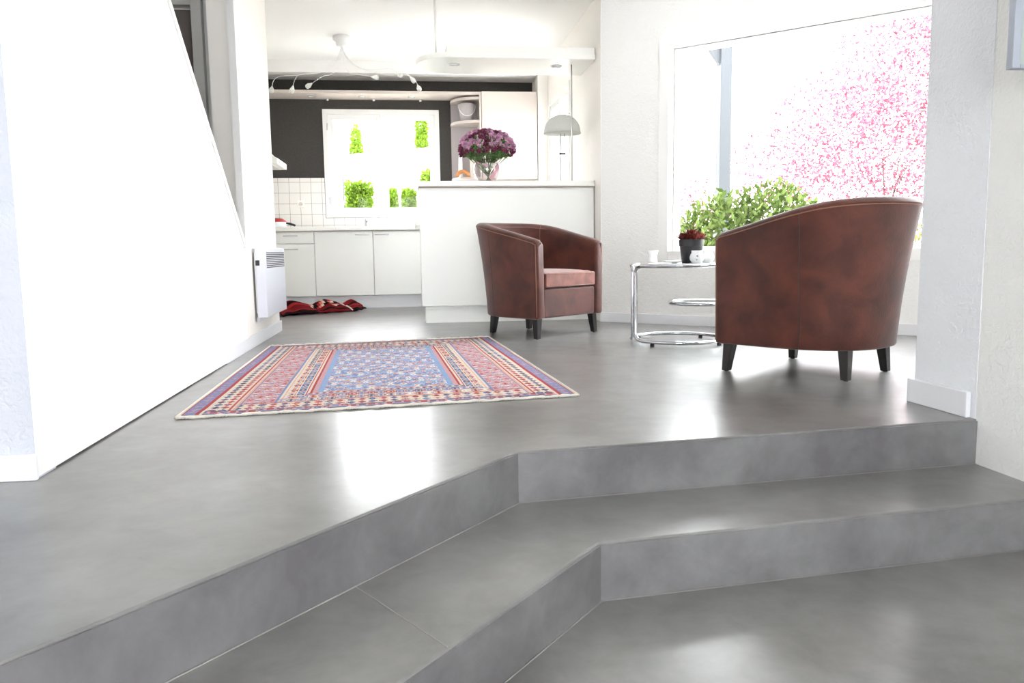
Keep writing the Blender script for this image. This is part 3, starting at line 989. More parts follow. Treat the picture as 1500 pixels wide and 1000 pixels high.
def make_armchair(loc, rz, label):
    e = tag(empty('tub_armchair', loc, rz), label, 'armchair', 'brown tub armchairs')
    hs = horseshoe()
    rows = []
    f0, f1 = hs[0], hs[-1]
    for dy, ins in ((0.0, 0.020), (-0.004, 0.011), (-0.012, 0.004)):
        rows.append(section(f0[0] + Vector((0, dy)), f0[1], 0.0, ins))
    rows.append(section(f0[0] + Vector((0, -0.024)), f0[1], 0.0))
    for p, n_, bk in hs[1:-1]:
        rows.append(section(p, n_, bk))
    rows.append(section(f1[0] + Vector((0, -0.024)), f1[1], 0.0))
    for dy, ins in ((-0.012, 0.004), (-0.004, 0.011), (0.0, 0.020)):
        rows.append(section(f1[0] + Vector((0, dy)), f1[1], 0.0, ins))
    m = len(rows[0])
    mb = MB()
    vs = [v for r in rows for v in r]
    fs = []
    for i in range(len(rows) - 1):
        for k in range(m):
            fs.append((i * m + k, i * m + (k + 1) % m, (i + 1) * m + (k + 1) % m, (i + 1) * m + k))
    fs.append(tuple(range(m))); fs.append(tuple(range((len(rows) - 1) * m, len(rows) * m))[::-1])
    mb.add(vs, fs)
    sh_ = mb.build('shell', M['suede'], e)
    smooth_by_angle(sh_, 50)
    # stitched piping along the outer top edge, continuing down the arm fronts
    kt = 9            # index of first top-round point
    path = []
    for r in rows[2:-2]:
        v = Vector(r[kt - 1]); path.append(v + Vector((0, 0, 0.004)))
    front_l = [Vector(rows[2][k]) for k in range(2, kt - 1)]
    front_r = [Vector(rows[-3][k]) for k in range(kt - 2, 1, -1)]
    pth = front_l + path + front_r
    MB().tube(pth, 0.003, 6).build('piping', M['seam'], e, smooth=True)
    # vertical seams where side panels meet the back panel (outside)
    for sgn in (-1, 1):
        idx = min(range(len(rows)), key=lambda i: abs(rows[i][3][1] + 0.40) + (0 if rows[i][3][0] * sgn > 0 else 9))
        MB().tube([Vector(rows[idx][k]) for k in range(1, kt + 2)], 0.0018, 5).build('seam', M['leg'], e, smooth=True)
    for sgn in (-1, 1):
        idx = min(range(len(rows)), key=lambda i: abs(rows[i][3][1] + 0.50) + (0 if rows[i][3][0] * sgn > 0 else 9))
        MB().tube([Vector(rows[idx][k]) for k in range(kt + 3, kt + 13)], 0.0016, 5).build('seam', M['seam'], e, smooth=True)
    # bottom deck
    inner = [(p.x - n_.x * 0.03, p.y - n_.y * 0.03) for p, n_, bk in hs[1:-1]]
    MB().prism(inner, 0.15, 0.352).build('seat_base', M['suede'], e)
    # front apron
    ap = MB().box(-0.283, 0.283, -0.02, 0.036, 0.146, 0.352).build('front_apron', M['suede'], e, bevel=0.012, seg=3)
    smooth_by_angle(ap, 50)
    # cushion, crowned
    mb = MB()
    nx, ny = 14, 14
    x0, x1, y0, y1, zb_, zt_ = -0.275, 0.275, -0.50, 0.048, 0.356, 0.474

    def cu(u, v, top):
        ex = (abs(2 * u - 1)) ** 6; ey = (abs(2 * v - 1)) ** 6
        crown = 0.012 * (1 - (2 * u - 1) ** 2) * (1 - (2 * v - 1) ** 2)
        return crown - 0.014 * max(ex, ey)
    vs = []
    for top in (0, 1):
        for j in range(ny + 1):
            for i in range(nx + 1):
                u, v = i / nx, j / ny
                z = (zt_ + cu(u, v, 1)) if top else (zb_ - 0.3 * cu(u, v, 0))
                vs.append((x0 + (x1 - x0) * u, y0 + (y1 - y0) * v, z))
    N = (nx + 1) * (ny + 1)
    fs = []
    for j in range(ny):
        for i in range(nx):
            a = j * (nx + 1) + i
            fs.append((a, a + nx + 1, a + nx + 2, a + 1))
            fs.append((N + a, N + a + 1, N + a + nx + 2, N + a + nx + 1))
    bd = [i for i in range(nx + 1)] + [j * (nx + 1) + nx for j in range(1, ny + 1)] + [ny * (nx + 1) + i for i in range(nx - 1, -1, -1)] + [j * (nx + 1) for j in range(ny - 1, 0, -1)]
    for a, b in zip(bd, bd[1:] + bd[:1]):
        fs.append((a, b, N + b, N + a))
    mb.add(vs, fs)
    c_ = mb.build('seat_cushion', M['suede_light'], e, bevel=0.010, seg=3)
    smooth_by_angle(c_, 60)
    for z in (zb_ + 0.012, zt_ - 0.02):
        MB().tube([(x0 + 0.02, y1 + 0.001, z), (0, y1 + 0.001, z), (x1 - 0.02, y1 + 0.001, z)], 0.002, 5).build('piping', M['seam'], c_, smooth=True)
    for x, y, sx, sy in ((-0.318, 0.0, 1, -1), (0.318, 0.0, 1, -1), (-0.202, -0.565, 1, 1), (0.202, -0.565, 1, 1)):
        ix = -math.copysign(0.014, x); iy = -0.012 if y == 0 else 0.014
        b_, t_ = 0.018, 0.026
        vs = [(x - b_, y - b_, 0.004), (x + b_, y - b_, 0.004), (x + b_, y + b_, 0.004), (x - b_, y + b_, 0.004)]
        vs += [(x + ix - t_, y + iy - t_, 0.152), (x + ix + t_, y + iy - t_, 0.152), (x + ix + t_, y + iy + t_, 0.152), (x + ix - t_, y + iy + t_, 0.152)]
        lg = MB().add(vs, [(3, 2, 1, 0), (4, 5, 6, 7), (0, 1, 5, 4), (1, 2, 6, 5), (2, 3, 7, 6), (3, 0, 4, 7)]).build('leg', M['leg'], e, bevel=0.003)
        MB().lathe([(0.011, 0.0), (0.011, 0.005)], x, y, 0, n=14).build('glide', M['rubber'], lg)
    return e


make_armchair((1.112, 5.608, 0), math.radians(-141.7), 'brown suede tub armchair facing the camera in front of the white breakfast bar')
make_armchair((1.838, 3.947, 0), math.radians(33.2), 'brown suede tub armchair seen from behind, nearest the big window')

# ================================================================== COFFEE TABLE
ct = tag(empty('side_table', (1.745, 5.02, 0)), 'round chrome tube side table with glass top between the two armchairs', 'table')
Rb = 0.305
# direction of the post end (towards the left armchair side)
pa = math.radians(184)


def circ(r, z, a0=0.0, a1=pi2, n=64, cx=0, cy=0):
    return [(cx + r * math.cos(a0 + (a1 - a0) * k / n), cy + r * math.sin(a0 + (a1 - a0) * k / n), z) for k in range(n + (0 if abs(a1 - a0 - pi2) < 1e-6 else 1))]


gap = math.radians(5.0)
ZT_ = 0.512
low = circ(Rb, 0.028, pa + gap, pa + pi2 - gap, 64)
hi = circ(Rb, ZT_, pa + pi2 - gap, pa + gap, 64)


def bend(p, q, c, n=5):
    return [tuple(Vector(p) * (1 - t) ** 2 + Vector(c) * 2 * t * (1 - t) + Vector(q) * t * t) for t in [k / n for k in range(1, n)]]


e0 = low[0]; e1_ = low[-1]
pathA = low[3:-3] + bend(low[-4], (e1_[0], e1_[1], 0.075), (e1_[0], e1_[1], 0.028)) + [(e1_[0], e1_[1], 0.075), (e1_[0], e1_[1], ZT_ - 0.047)] + bend((e1_[0], e1_[1], ZT_ - 0.047), hi[3], (e1_[0], e1_[1], ZT_)) + hi[3:-3] + bend(hi[-4], (e0[0], e0[1], ZT_ - 0.047), (e0[0], e0[1], ZT_)) + [(e0[0], e0[1], ZT_ - 0.047), (e0[0], e0[1], 0.075)] + bend((e0[0], e0[1], 0.075), low[3], (e0[0], e0[1], 0.028))
MB().tube(pathA, 0.0125, 14, closed=True).build('tube_frame', M['chrome'], ct, smooth=True)
MB().lathe([(0, 0.0), (Rb - 0.012, 0.0), (Rb - 0.010, 0.004), (Rb - 0.012, 0.008), (0, 0.008)], 0, 0, ZT_ + 0.002, n=64).build('glass_top', M['tabletop'], ct)
# swivelling lower shelf on its own post at the far right
sx, sy, sr = 0.155, -0.005, 0.20
sp_ = MB().tube([(Rb + 0.012, 0.0, 0.03), (Rb + 0.012, 0.0, ZT_ - 0.01)], 0.011, 12).build('post', M['chrome'], ct, smooth=True)
MB().tube(circ(sr, 0.262, n=48, cx=sx, cy=sy), 0.0125, 12, closed=True).build('shelf_ring', M['chrome'], ct, smooth=True)
MB().tube([(sx + sr, sy, 0.262), (Rb + 0.012, 0.0, 0.262)], 0.010, 8).build('shelf_arm', M['chrome'], ct, smooth=True)
MB().lathe([(0, 0), (sr - 0.008, 0.0), (sr - 0.008, 0.006), (0, 0.006)], sx, sy, 0.266, n=48).build('shelf_glass', M['tabletop'], ct)
for a in (35, 125, 215, 305):
    t = math.radians(a + 5)
    MB().lathe([(0.013, 0.0), (0.013, 0.018)], Rb * math.cos(t), Rb * math.sin(t), 0.0, n=14).build('foot', M['rubber'], ct)
TZ = ZT_ + 0.011

# things on the table
cupA = tag(empty('waisted_cup', (1.545, 4.93, TZ + 0.009)), 'white waisted cup standing on a flat booklet at the left of the glass table', 'cup')
MB().lathe([(0.0, 0.0), (0.029, 0.0), (0.031, 0.006), (0.028, 0.03), (0.026, 0.042), (0.036, 0.078), (0.033, 0.078), (0.023, 0.042), (0.025, 0.01), (0.0, 0.008)], n=32).build('cup_body', M['porcelain'], cupA, smooth=True)
bkl = tag(empty('booklet', (1.565, 4.93, TZ), math.radians(12)), 'thin pale booklet with reddish edge lying flat under the waisted cup', 'booklet')
MB().box(-0.085, 0.085, -0.055, 0.055, 0.0, 0.007).build('pages', M['porcelain'], bkl, bevel=0.001)
MB().box(-0.086, 0.086, -0.056, 0.056, 0.0072, 0.0085).build('cover', mat('booklet_cover', 'c9a89c', 0.5, col2='e8e2dc', nscale=25), bkl)
sau = tag(MB().lathe([(0.0, 0.002), (0.03, 0.0), (0.034, 0.003), (0.068, 0.012), (0.066, 0.014), (0.03, 0.006), (0, 0.005)], n=40).build('saucer', M['porcelain'], smooth=True, loc=(1.73, 5.09, TZ)), 'small white saucer lying left of the succulent pot', 'saucer')
spn = tag(empty('teaspoon', (1.73, 5.07, TZ + 0.0135), math.radians(15)), 'metal teaspoon lying across the saucer', 'spoon')
MB().tube([(-0.06, 0, 0.004), (0.0, 0, 0.002), (0.05, 0, 0.006)], [0.002, 0.0018, 0.003], 8).build('spoon_handle', M['chrome'], spn, smooth=True)
MB().lathe([(0, 0), (0.010, 0.001), (0.014, 0.004), (0.012, 0.0045), (0, 0.002)], n=18).build('bowl', M['chrome'], spn, smooth=True, loc=(-0.068, 0, 0))

pp_ = tag(empty('plant_pot', (1.845, 5.05, TZ)), 'black plastic plant pot on the glass table holding a dark red succulent', 'plant pot')
MB().lathe([(0.0, 0.0), (0.058, 0.0), (0.061, 0.004), (0.075, 0.11), (0.079, 0.112), (0.083, 0.155), (0.079, 0.155), (0.075, 0.118), (0.06, 0.01), (0, 0.01)], n=40).build('body', M['plastic_black'], pp_, smooth=False)
MB().lathe([(0, 0.135), (0.078, 0.132)], n=24).build('soil', M['soil'], pp_)
smooth_by_angle(pp_.children[0], 35)
su = tag(empty('succulent', (1.845, 5.05, TZ + 0.14)), 'dark red rosette succulent with pointed leaves in the black pot', 'plant')
g = random.Random(3)


def succ_leaf(mb, base, d, L, w):
    t = d.cross(Vector((0, 0, 1)));
    if t.length < 0.1: t = Vector((1, 0, 0))
    t.normalize(); u = t.cross(d).normalized()
    ring_ = []
    for s_, ww in ((0.0, 0.45), (0.35, 0.95), (0.62, 1.0), (0.86, 0.5)):
        c = base + d * L * s_ + u * (-0.0) + Vector((0, 0, 1)) * L * 0.12 * s_ * s_
        ring_.append([c + t * w * ww, c + u * w * 0.30 * ww, c - t * w * ww, c - u * w * 0.45 * ww])
    n0 = []
    for r_ in ring_: n0 += r_
    tip = base + d * L + Vector((0, 0, 1)) * L * 0.12
    fs = []
    for i in range(3):
        for k in range(4):
            fs.append((i * 4 + k, i * 4 + (k + 1) % 4, (i + 1) * 4 + (k + 1) % 4, (i + 1) * 4 + k))
    for k in range(4): fs.append((12 + k, 12 + (k + 1) % 4, 16))
    fs.append((3, 2, 1, 0))
    mb.add(n0 + [tip], fs)


lmb = MB(); gmb = MB()
for cx_, cy_, cz_, R_ in ((0, 0, 0.02, 0.095), (-0.05, 0.01, 0.01, 0.072), (0.05, -0.01, 0.01, 0.075), (0.01, -0.05, 0.008, 0.065), (0.0, 0.05, 0.01, 0.065)):
    for i in range(30):
        a = i * 2.39996; f_ = i / 30
        el = math.radians(82 - 74 * f_)
        d = Vector((math.cos(a) * math.cos(el), math.sin(a) * math.cos(el), math.sin(el)))
        succ_leaf(gmb if (i % 9 == 0 and cx_ == 0) else lmb, Vector((cx_, cy_, cz_)), d, R_ * (0.62 + 0.4 * f_), 0.011)
lmb.build('rosette_leaves', M['succ'], su, smooth=False)
gmb.build('green_leaves', M['succ_green'], su, smooth=False)


def round_mug(loc, label, mark, rz):
    e = tag(empty('round_mug', loc, rz), label, 'cup', 'round white mugs on the glass table')
    MB().lathe([(0.0, 0.0), (0.024, 0.0), (0.030, 0.004), (0.044, 0.024), (0.046, 0.038), (0.040, 0.058), (0.034, 0.068), (0.036, 0.083), (0.033, 0.083), (0.031, 0.068), (0.037, 0.056), (0.043, 0.038), (0.040, 0.024), (0.02, 0.006), (0, 0.006)], n=36).build('mug_body', M['porcelain'], e, smooth=True)
    if mark:
        mb = MB()
        for pts in ([(-0.004, 0.050), (0.004, 0.054), (0.009, 0.050), (0.007, 0.040), (0.002, 0.044), (-0.002, 0.044)], [(-0.010, 0.034), (0.000, 0.026), (0.004, 0.032), (0.002, 0.018), (-0.004, 0.024)]):
            n = len(pts)
            vs = []
            for x, z in pts:
                rr = 0.0468 if 0.03 < z < 0.045 else 0.0448
                aa = -PI / 2 + x / 0.045
                vs.append((rr * math.cos(aa), rr * math.sin(aa), z))
            mb.add(vs, [tuple(range(n))])
        mb.build('printed_mark', M['mark'], e)
    return e


round_mug((1.828, 4.90, TZ), 'round white mug with a small grey printed mark in front of the plant pot', True, math.radians(-20))
round_mug((1.918, 4.955, TZ), 'plain round white mug behind the marked mug, half hidden by the near armchair', False, 0)

# ================================================================== PATTERNED RUG


def hexc(h):
    return np.array(srgb(h)[:3])


def make_rug():
    Wd, Ln = 1.61, 2.36
    nx, ny = 300, 420
    e = tag(empty('kilim_rug', (-0.909, 3.08, 0), math.radians(5.8)), 'rectangular red, blue and cream patterned rug lying on the grey floor', 'rug')
    xs = np.linspace(0, 1, nx + 1); ys = np.linspace(0, 1, ny + 1)
    U, V = np.meshgrid(xs, ys)
    # measured corners (local): near-left, near-right, far-right, far-left
    c = np.array([(0, 0), (1.611, 0.0), (1.700, 2.383), (0.185, 2.33)])
    X = (1 - U) * (1 - V) * c[0, 0] + U * (1 - V) * c[1, 0] + U * V * c[2, 0] + (1 - U) * V * c[3, 0]
    Y = (1 - U) * (1 - V) * c[0, 1] + U * (1 - V) * c[1, 1] + U * V * c[2, 1] + (1 - U) * V * c[3, 1]
    Z = 0.006 + 0.0012 * np.sin(X * 9 + 1) * np.sin(Y * 7) + 0.004 * np.exp(-((V - 0.02) / 0.03) ** 2) * (np.sin(U * 38) > 0.55)
    Y = Y + 0.004 * np.sin(U * 30) * (1 - V) ** 8
    co = np.stack([X, Y, Z], -1).reshape(-1, 3)
    idx = np.arange((nx + 1) * (ny + 1)).reshape(ny + 1, nx + 1)
    a = idx[:-1, :-1].ravel(); b = idx[:-1, 1:].ravel(); cc = idx[1:, 1:].ravel(); d = idx[1:, :-1].ravel()
    faces = np.stack([a, b, cc, d], -1)
    me = bpy.data.meshes.new('pile')
    me.vertices.add(len(co)); me.vertices.foreach_set('co', co.ravel())
    me.loops.add(faces.size); me.loops.foreach_set('vertex_index', faces.ravel())
    me.polygons.add(len(faces))
    me.polygons.foreach_set('loop_start', np.arange(len(faces)) * 4)
    me.polygons.foreach_set('loop_total', np.full(len(faces), 4))
    me.update(calc_edges=True)
    # pattern in woven coordinates, metres from each edge
    s = (np.arange(nx) + 0.5) / nx * Wd
    t = (np.arange(ny) + 0.5) / ny * Ln
    S, T = np.meshgrid(s, t)
    P = {k: hexc(v) for k, v in dict(cream='c9bbae', cream2='c2ad9e', red='a04544', brick='ab5a54', blue='7483a8', lblue='8298bb', navy='59617f', purple='7e7c9c', pink='b58f93', peach='c09c8a', white='cdc9c4', dark='55505c').items()}
    col = np.zeros(S.shape + (3,)) + P['cream']

    def setc(mask, c_):
        col[mask] = P[c_]
    sid = np.minimum(S, Wd - S)
    end = np.minimum(T, Ln - T)

    def motif(mask, u, v, cu, cv, pal, shape='star', seed=0, gapc=None):
        """repeated small woven figures on a cell grid"""
        iu = np.floor(u / cu).astype(int); iv = np.floor(v / cv).astype(int)
        fu = np.abs(u / cu - iu - 0.5) * 2; fv = np.abs(v / cv - iv - 0.5) * 2
        h = (iu * 7919 + iv * 104729 + seed * 31) % 997
        if shape == 'diamond': inside = fu + fv < 0.92; core = fu + fv < 0.38
        elif shape == 'star': inside = ((fu < 0.22) & (fv < 0.78)) | ((fv < 0.22) & (fu < 0.80)) | ((fu < 0.5) & (fv < 0.5)); core = (fu < 0.25) & (fv < 0.25)
        elif shape == 'hook': inside = ((fu < 0.85) & (fv > 0.35) & (fv < 0.8)) | ((fu < 0.25) & (fv < 0.85)); core = (fu > 0.6) & (fv < 0.25)
        else: inside = (fu < 0.7) & (fv < 0.7); core = (fu < 0.3) & (fv < 0.3)
        pc = np.array([P[k] for k in pal])
        c1 = pc[h % len(pal)]
        c2 = pc[(h // 7 + 1) % len(pal)]
        m1 = mask & inside; m2 = mask & core
        col[m1] = c1[m1]; col[m2] = c2[m2]
    # --- end borders (near and far short sides) drawn first, sides over them
    for lo, hi_, c_ in ((0, .012, 'cream'), (.012, .02, 'dark'), (.02, .032, 'blue'), (.032, .075, 'pink'), (.075, .085, 'dark'), (.085, .205, 'cream'), (.205, .215, 'red'), (.215, .355, 'cream2'), (.355, .37, 'purple'), (.37, .405, 'cream'), (.405, .418, 'red')):
        setc((end >= lo) & (end < hi_), c_)
    mm = (end >= .032) & (end < .075)
    motif(mm, S, end - .032, .036, .043, ['red', 'blue', 'red', 'navy'], 'box')
    mm = (end >= .085) & (end < .205)
    motif(mm, S, end - .085, .045, .06, ['navy', 'red', 'blue', 'brick', 'navy', 'peach'], 'star', 3)
    mm = (end >= .215) & (end < .355)
    motif(mm, S, end - .215, .042, .07, ['blue', 'red', 'purple', 'navy', 'white', 'brick'], 'hook', 5)
    mm = (end >= .37) & (end < .405)
    motif(mm, S, end - .37, .03, .035, ['red', 'navy', 'blue'], 'diamond', 8)
    # --- side borders
    inner = (end >= .085)
    sb = [(0, .01, 'cream'), (.01, .016, 'red'), (.016, .024, 'purple'), (.024, .066, 'purple'), (.066, .080, 'red'), (.080, .092, 'cream'), (.092, .172, 'cream'), (.172, .180, 'brick'), (.180, .188, 'cream'), (.188, .196, 'peach'), (.196, .206, 'purple'), (.206, .335, 'pink'), (.335, .345, 'blue'), (.345, .352, 'cream'), (.352, .360, 'peach'), (.360, .368, 'cream'), (.368, .445, 'cream'), (.445, .45, 'brick'), (.45, .460, 'cream'), (.460, .473, 'red'), (.473, .492, 'pink'), (.492, .53, 'lblue')]
    for lo, hi_, c_ in sb:
        m = (sid >= lo) & (sid < hi_)
        if lo < .09: m &= end >= .012
        elif lo < .2: m &= end >= .085
        elif lo < .34: m &= end >= .215
        else: m &= end >= (.30 if lo < .45 else .40)
        if lo > .36: m &= end >= .34
        setc(m, c_)
    mm = (sid >= .024) & (sid < .062) & (end >= .02)
    motif(mm, T, sid - .024, .016, .04, ['purple', 'blue', 'purple', 'pink'], 'hook', 2)
    mm = (sid >= .095) & (sid < .170) & (end >= .085)
    motif(mm, T, sid - .095, .062, .0375, ['navy', 'red', 'dark', 'blue', 'brick', 'navy'], 'star', 1)
    mm = (sid >= .206) & (sid < .335) & (end >= .215)
    motif(mm, T, sid - .206, .030, .0323, ['red', 'white', 'blue', 'cream', 'purple', 'pink', 'brick'], 'diamond', 9)
    mm = (sid >= .37) & (sid < .443) & (end >= .36)
    motif(mm, T, sid - .37, .065, .0365, ['navy', 'blue', 'red', 'dark', 'navy', 'peach'], 'hook', 4)
    # --- central field: diagonal rows on blue
    fld = (sid >= .50) & (end >= .42)
    setc(fld, 'lblue')
    diag = np.floor((S * 0.9 + T * 0.62) / 0.085).astype(int)
    bandcol = np.array([P[k] for k in ('blue', 'lblue', 'purple', 'lblue', 'pink', 'lblue', 'blue')])[diag % 7]
    cellu = np.floor(S / .045).astype(int); cellv = np.floor(T / .06).astype(int)
    col[fld & (((cellu + cellv) % 2) == 0)] = bandcol[fld & (((cellu + cellv) % 2) == 0)]
    fu = S / .030; fv = T / .052
    for sh_k, seed, pal in (('star', 0, ['cream', 'pink', 'purple', 'lblue', 'peach', 'white', 'blue']), ):
        iu = np.floor(fu).astype(int); iv = np.floor(fv + 0.5 * (iu % 2)).astype(int)
        du = np.abs(fu - iu - .5) * 2; dv = np.abs(fv + 0.5 * (iu % 2) - iv - .5) * 2
        h = (iu + iv * 2) % 7
        h2 = (iu * 37 + iv * 91) % 11
        pc = np.array([P[k] for k in pal])
        inside = (du + dv < 1.3) & (h2 > 1)
        core = (du + dv < 0.42)
        m1 = fld & inside; col[m1] = pc[h][m1]
        pc2 = np.array([P[k] for k in ('navy', 'red', 'blue', 'brick', 'purple')])
        m2 = fld & core & (h2 > 1); col[m2] = pc2[(h2 % 5)][m2]
        jit = rng.random(S.shape) < 0.10
        col[fld & jit] = P['white']
    edge = (sid >= .492) & (sid < .52) & (end >= .42)
    setc(edge, 'lblue')
    # wool irregularity
    col *= (1 + rng.normal(0, .07, S.shape))[..., None]
    col = np.clip(col, 0, 1)
    at = me.attributes.new('pattern', 'FLOAT_COLOR', 'FACE')
    rgba = np.ones((col.shape[0] * col.shape[1], 4)); rgba[:, :3] = col.reshape(-1, 3)
    at.data.foreach_set('color', rgba.ravel())
    m = bpy.data.materials.new('woven_wool')
    m.use_nodes = True
    nt = m.node_tree; bs = nt.nodes['Principled BSDF']
    bs.inputs['Roughness'].default_value = 0.95
    bs.inputs['Specular IOR Level'].default_value = 0.1
    an = nt.nodes.new('ShaderNodeAttribute'); an.attribute_name = 'pattern'
    nt.links.new(an.outputs['Color'], bs.inputs['Base Color'])
    me.materials.append(m)
    o = bpy.data.objects.new('pile', me); COL.objects.link(o); o.parent = e
    # backing skirt so the rug has thickness
    def edgeline(u, v):
        return ((1 - u) * (1 - v) * c[0] + u * (1 - v) * c[1] + u * v * c[2] + (1 - u) * v * c[3])
    pts = [tuple(edgeline(*q)) for q in ((0.003, 0.003), (0.997, 0.003), (0.997, 0.997), (0.003, 0.997))]
    MB().prism(pts, 0.0, 0.0045).build('backing', M['fringe'], e)
    for v, nm in ((0, 'near'), (1, 'far')):
        mb = MB()
        path = []
        for k in range(90):
            u = k / 89
            p = edgeline(u, v)
            path.append((p[0], p[1] + (-0.006 if v == 0 else 0.006) + 0.003 * math.sin(k * 1.3), 0.006 + 0.002 * math.sin(k * 0.9)))
        mb.tube(path, [0.006 + 0.002 * math.sin(k * 2.3) for k in range(90)], 6)
        gg = random.Random(v)
        for k in range(240):
            u = (k + 0.5) / 240
            p = edgeline(u, v)
            s_ = -1 if v == 0 else 1
            mb.tube([(p[0], p[1], 0.005), (p[0] + gg.uniform(-.006, .006), p[1] + s_ * gg.uniform(.010, .022), 0.003)], [0.003, 0.0015], 4)
        mb.build('fringe', M['fringe'], e, smooth=True)
    for u in (0, 1):
        path = [tuple(edgeline(u, k / 60)) + (0.005,) for k in range(61)]
        MB().tube(path, 0.005, 6).build('selvage', M['fringe'], e, smooth=True)
    return e


make_rug()

# ================================================================== CRUMPLED RED RUG


def crumpled():
    A = Vector((-1.30, 8.02)); B = Vector((-0.49, 8.74))
    d = (B - A); L = d.length; d.normalize(); n = Vector((-d.y, d.x))
    e = tag(empty('crumpled_rug', (A.x, A.y, 0), math.atan2(d.y, d.x)), 'crumpled dark red patterned rug heaped on the kitchen floor by the cabinets', 'rug')
    nu, nv = 110, 44
    vs = []
    cols = []
    for j in range(nv + 1):
        v = j / nv
        for i in range(nu + 1):
            u = i / nu
            # silhouette of the heap along its length
            if u < 0.40:
                h = 0.02 + 0.105 * (math.sin(u / 0.40 * PI * 0.78))
            else:
                h = 0.075
            if u < 0.3: prof = 0.018 + 0.10 * math.sin(u / 0.3 * PI / 2)
            elif u < 0.40: prof = 0.118 - 0.055 * (u - 0.3) / 0.10
            elif u < 0.56: prof = 0.063 + 0.062 * math.sin((u - 0.40) / 0.16 * PI / 2)
            elif u < 0.72: prof = 0.125 - 0.075 * (u - 0.56) / 0.16
            elif u < 0.93: prof = 0.05 + 0.035 * math.sin((u - 0.72) / 0.21 * PI)
            else: prof = 0.05 - 0.02 * (u - 0.93) / 0.07
            fold = math.sin(v * PI) ** 0.7
            wv = 0.018 * math.sin(v * 13 + u * 9) * math.sin(v * PI) + 0.010 * math.sin(u * 27 + v * 6) * fold
            # near edge lifts off the floor in two folds
            z = 0.004 + prof * fold * 0.95 + wv + 0.010 * (1 - v) * math.sin(u * 21) ** 2
            y = -0.03 + 0.34 * v + 0.03 * math.sin(u * 14) * (1 - v) + 0.05 * math.sin(u * 7)
            x = L * u * 1.02 + 0.02 * math.sin(v * 9 + u * 4)
            vs.append((x, y, max(z, 0.004)))
    fs = []
    for j in range(nv):
        for i in range(nu):
            a = j * (nu + 1) + i
            fs.append((a, a + 1, a + nu + 2, a + nu + 1))
    mb = MB().add(vs, fs)
    o = mb.build('pile', M['redrug'], e, smooth=True)
    # woven pattern stored per face: red borders, dark ground, cream figures
    me = o.data
    P = {k: hexc(v) for k, v in dict(red='6a161a', red2='96282c', dark='241114', cream='c9b6a6', salmon='c0705f').items()}
    col = np.zeros((nv, nu, 3))
    jj, ii = np.mgrid[0:nv, 0:nu]
    u = (ii + .5) / nu; v = (jj + .5) / nv
    col[:] = P['dark']
    edge = np.minimum(np.minimum(u * 2.6, (1 - u) * 2.6), np.minimum(v, 1 - v))
    col[edge < .16] = P['red']
    col[(edge > .05) & (edge < .08)] = P['dark']
    m = (u < .36) & (v < .75) | (u > .74)
    col[m] = P['red']; col[m & (((jj // 4) % 3) == 0)] = P['red2']; col[m & (((jj // 3) % 5) == 0)] = P['dark']
    m = (edge >= .16) & (u > .36) & (u < .74)
    cell = ((ii // 3) * 13 + (jj // 3) * 7) % 5
    for k, c_ in enumerate(('cream', 'dark', 'salmon', 'dark', 'red2')):
        col[m & (cell == k)] = P[c_]
    at = me.attributes.new('pattern', 'FLOAT_COLOR', 'FACE')
    rgba = np.ones((nu * nv, 4)); rgba[:, :3] = col.reshape(-1, 3)
    at.data.foreach_set('color', rgba.ravel())
    mt = bpy.data.materials['woven_wool']
    me.materials.clear(); me.materials.append(mt)
    s_ = o.modifiers.new('sol', 'SOLIDIFY'); s_.thickness = 0.008; s_.offset = 1
    # cream fringe at the fold
    iu = int(nu * .73)
    pth = [Vector(vs[j * (nu + 1) + iu]) + Vector((0, 0, .010)) for j in range(0, nv + 1, 2)]
    MB().tube(pth, 0.009, 6).build('fringe', M['fringe'], e, smooth=True)
    return e


crumpled()

# ================================================================== OUTSIDE
struct(MB().box(-40, 60, 9.9, 90, -0.3, -0.2).build('ground', M['grass']))
struct(MB().box(5.5, 60, -10, 9.9, -0.3, -0.2).build('ground_side', M['grass']))


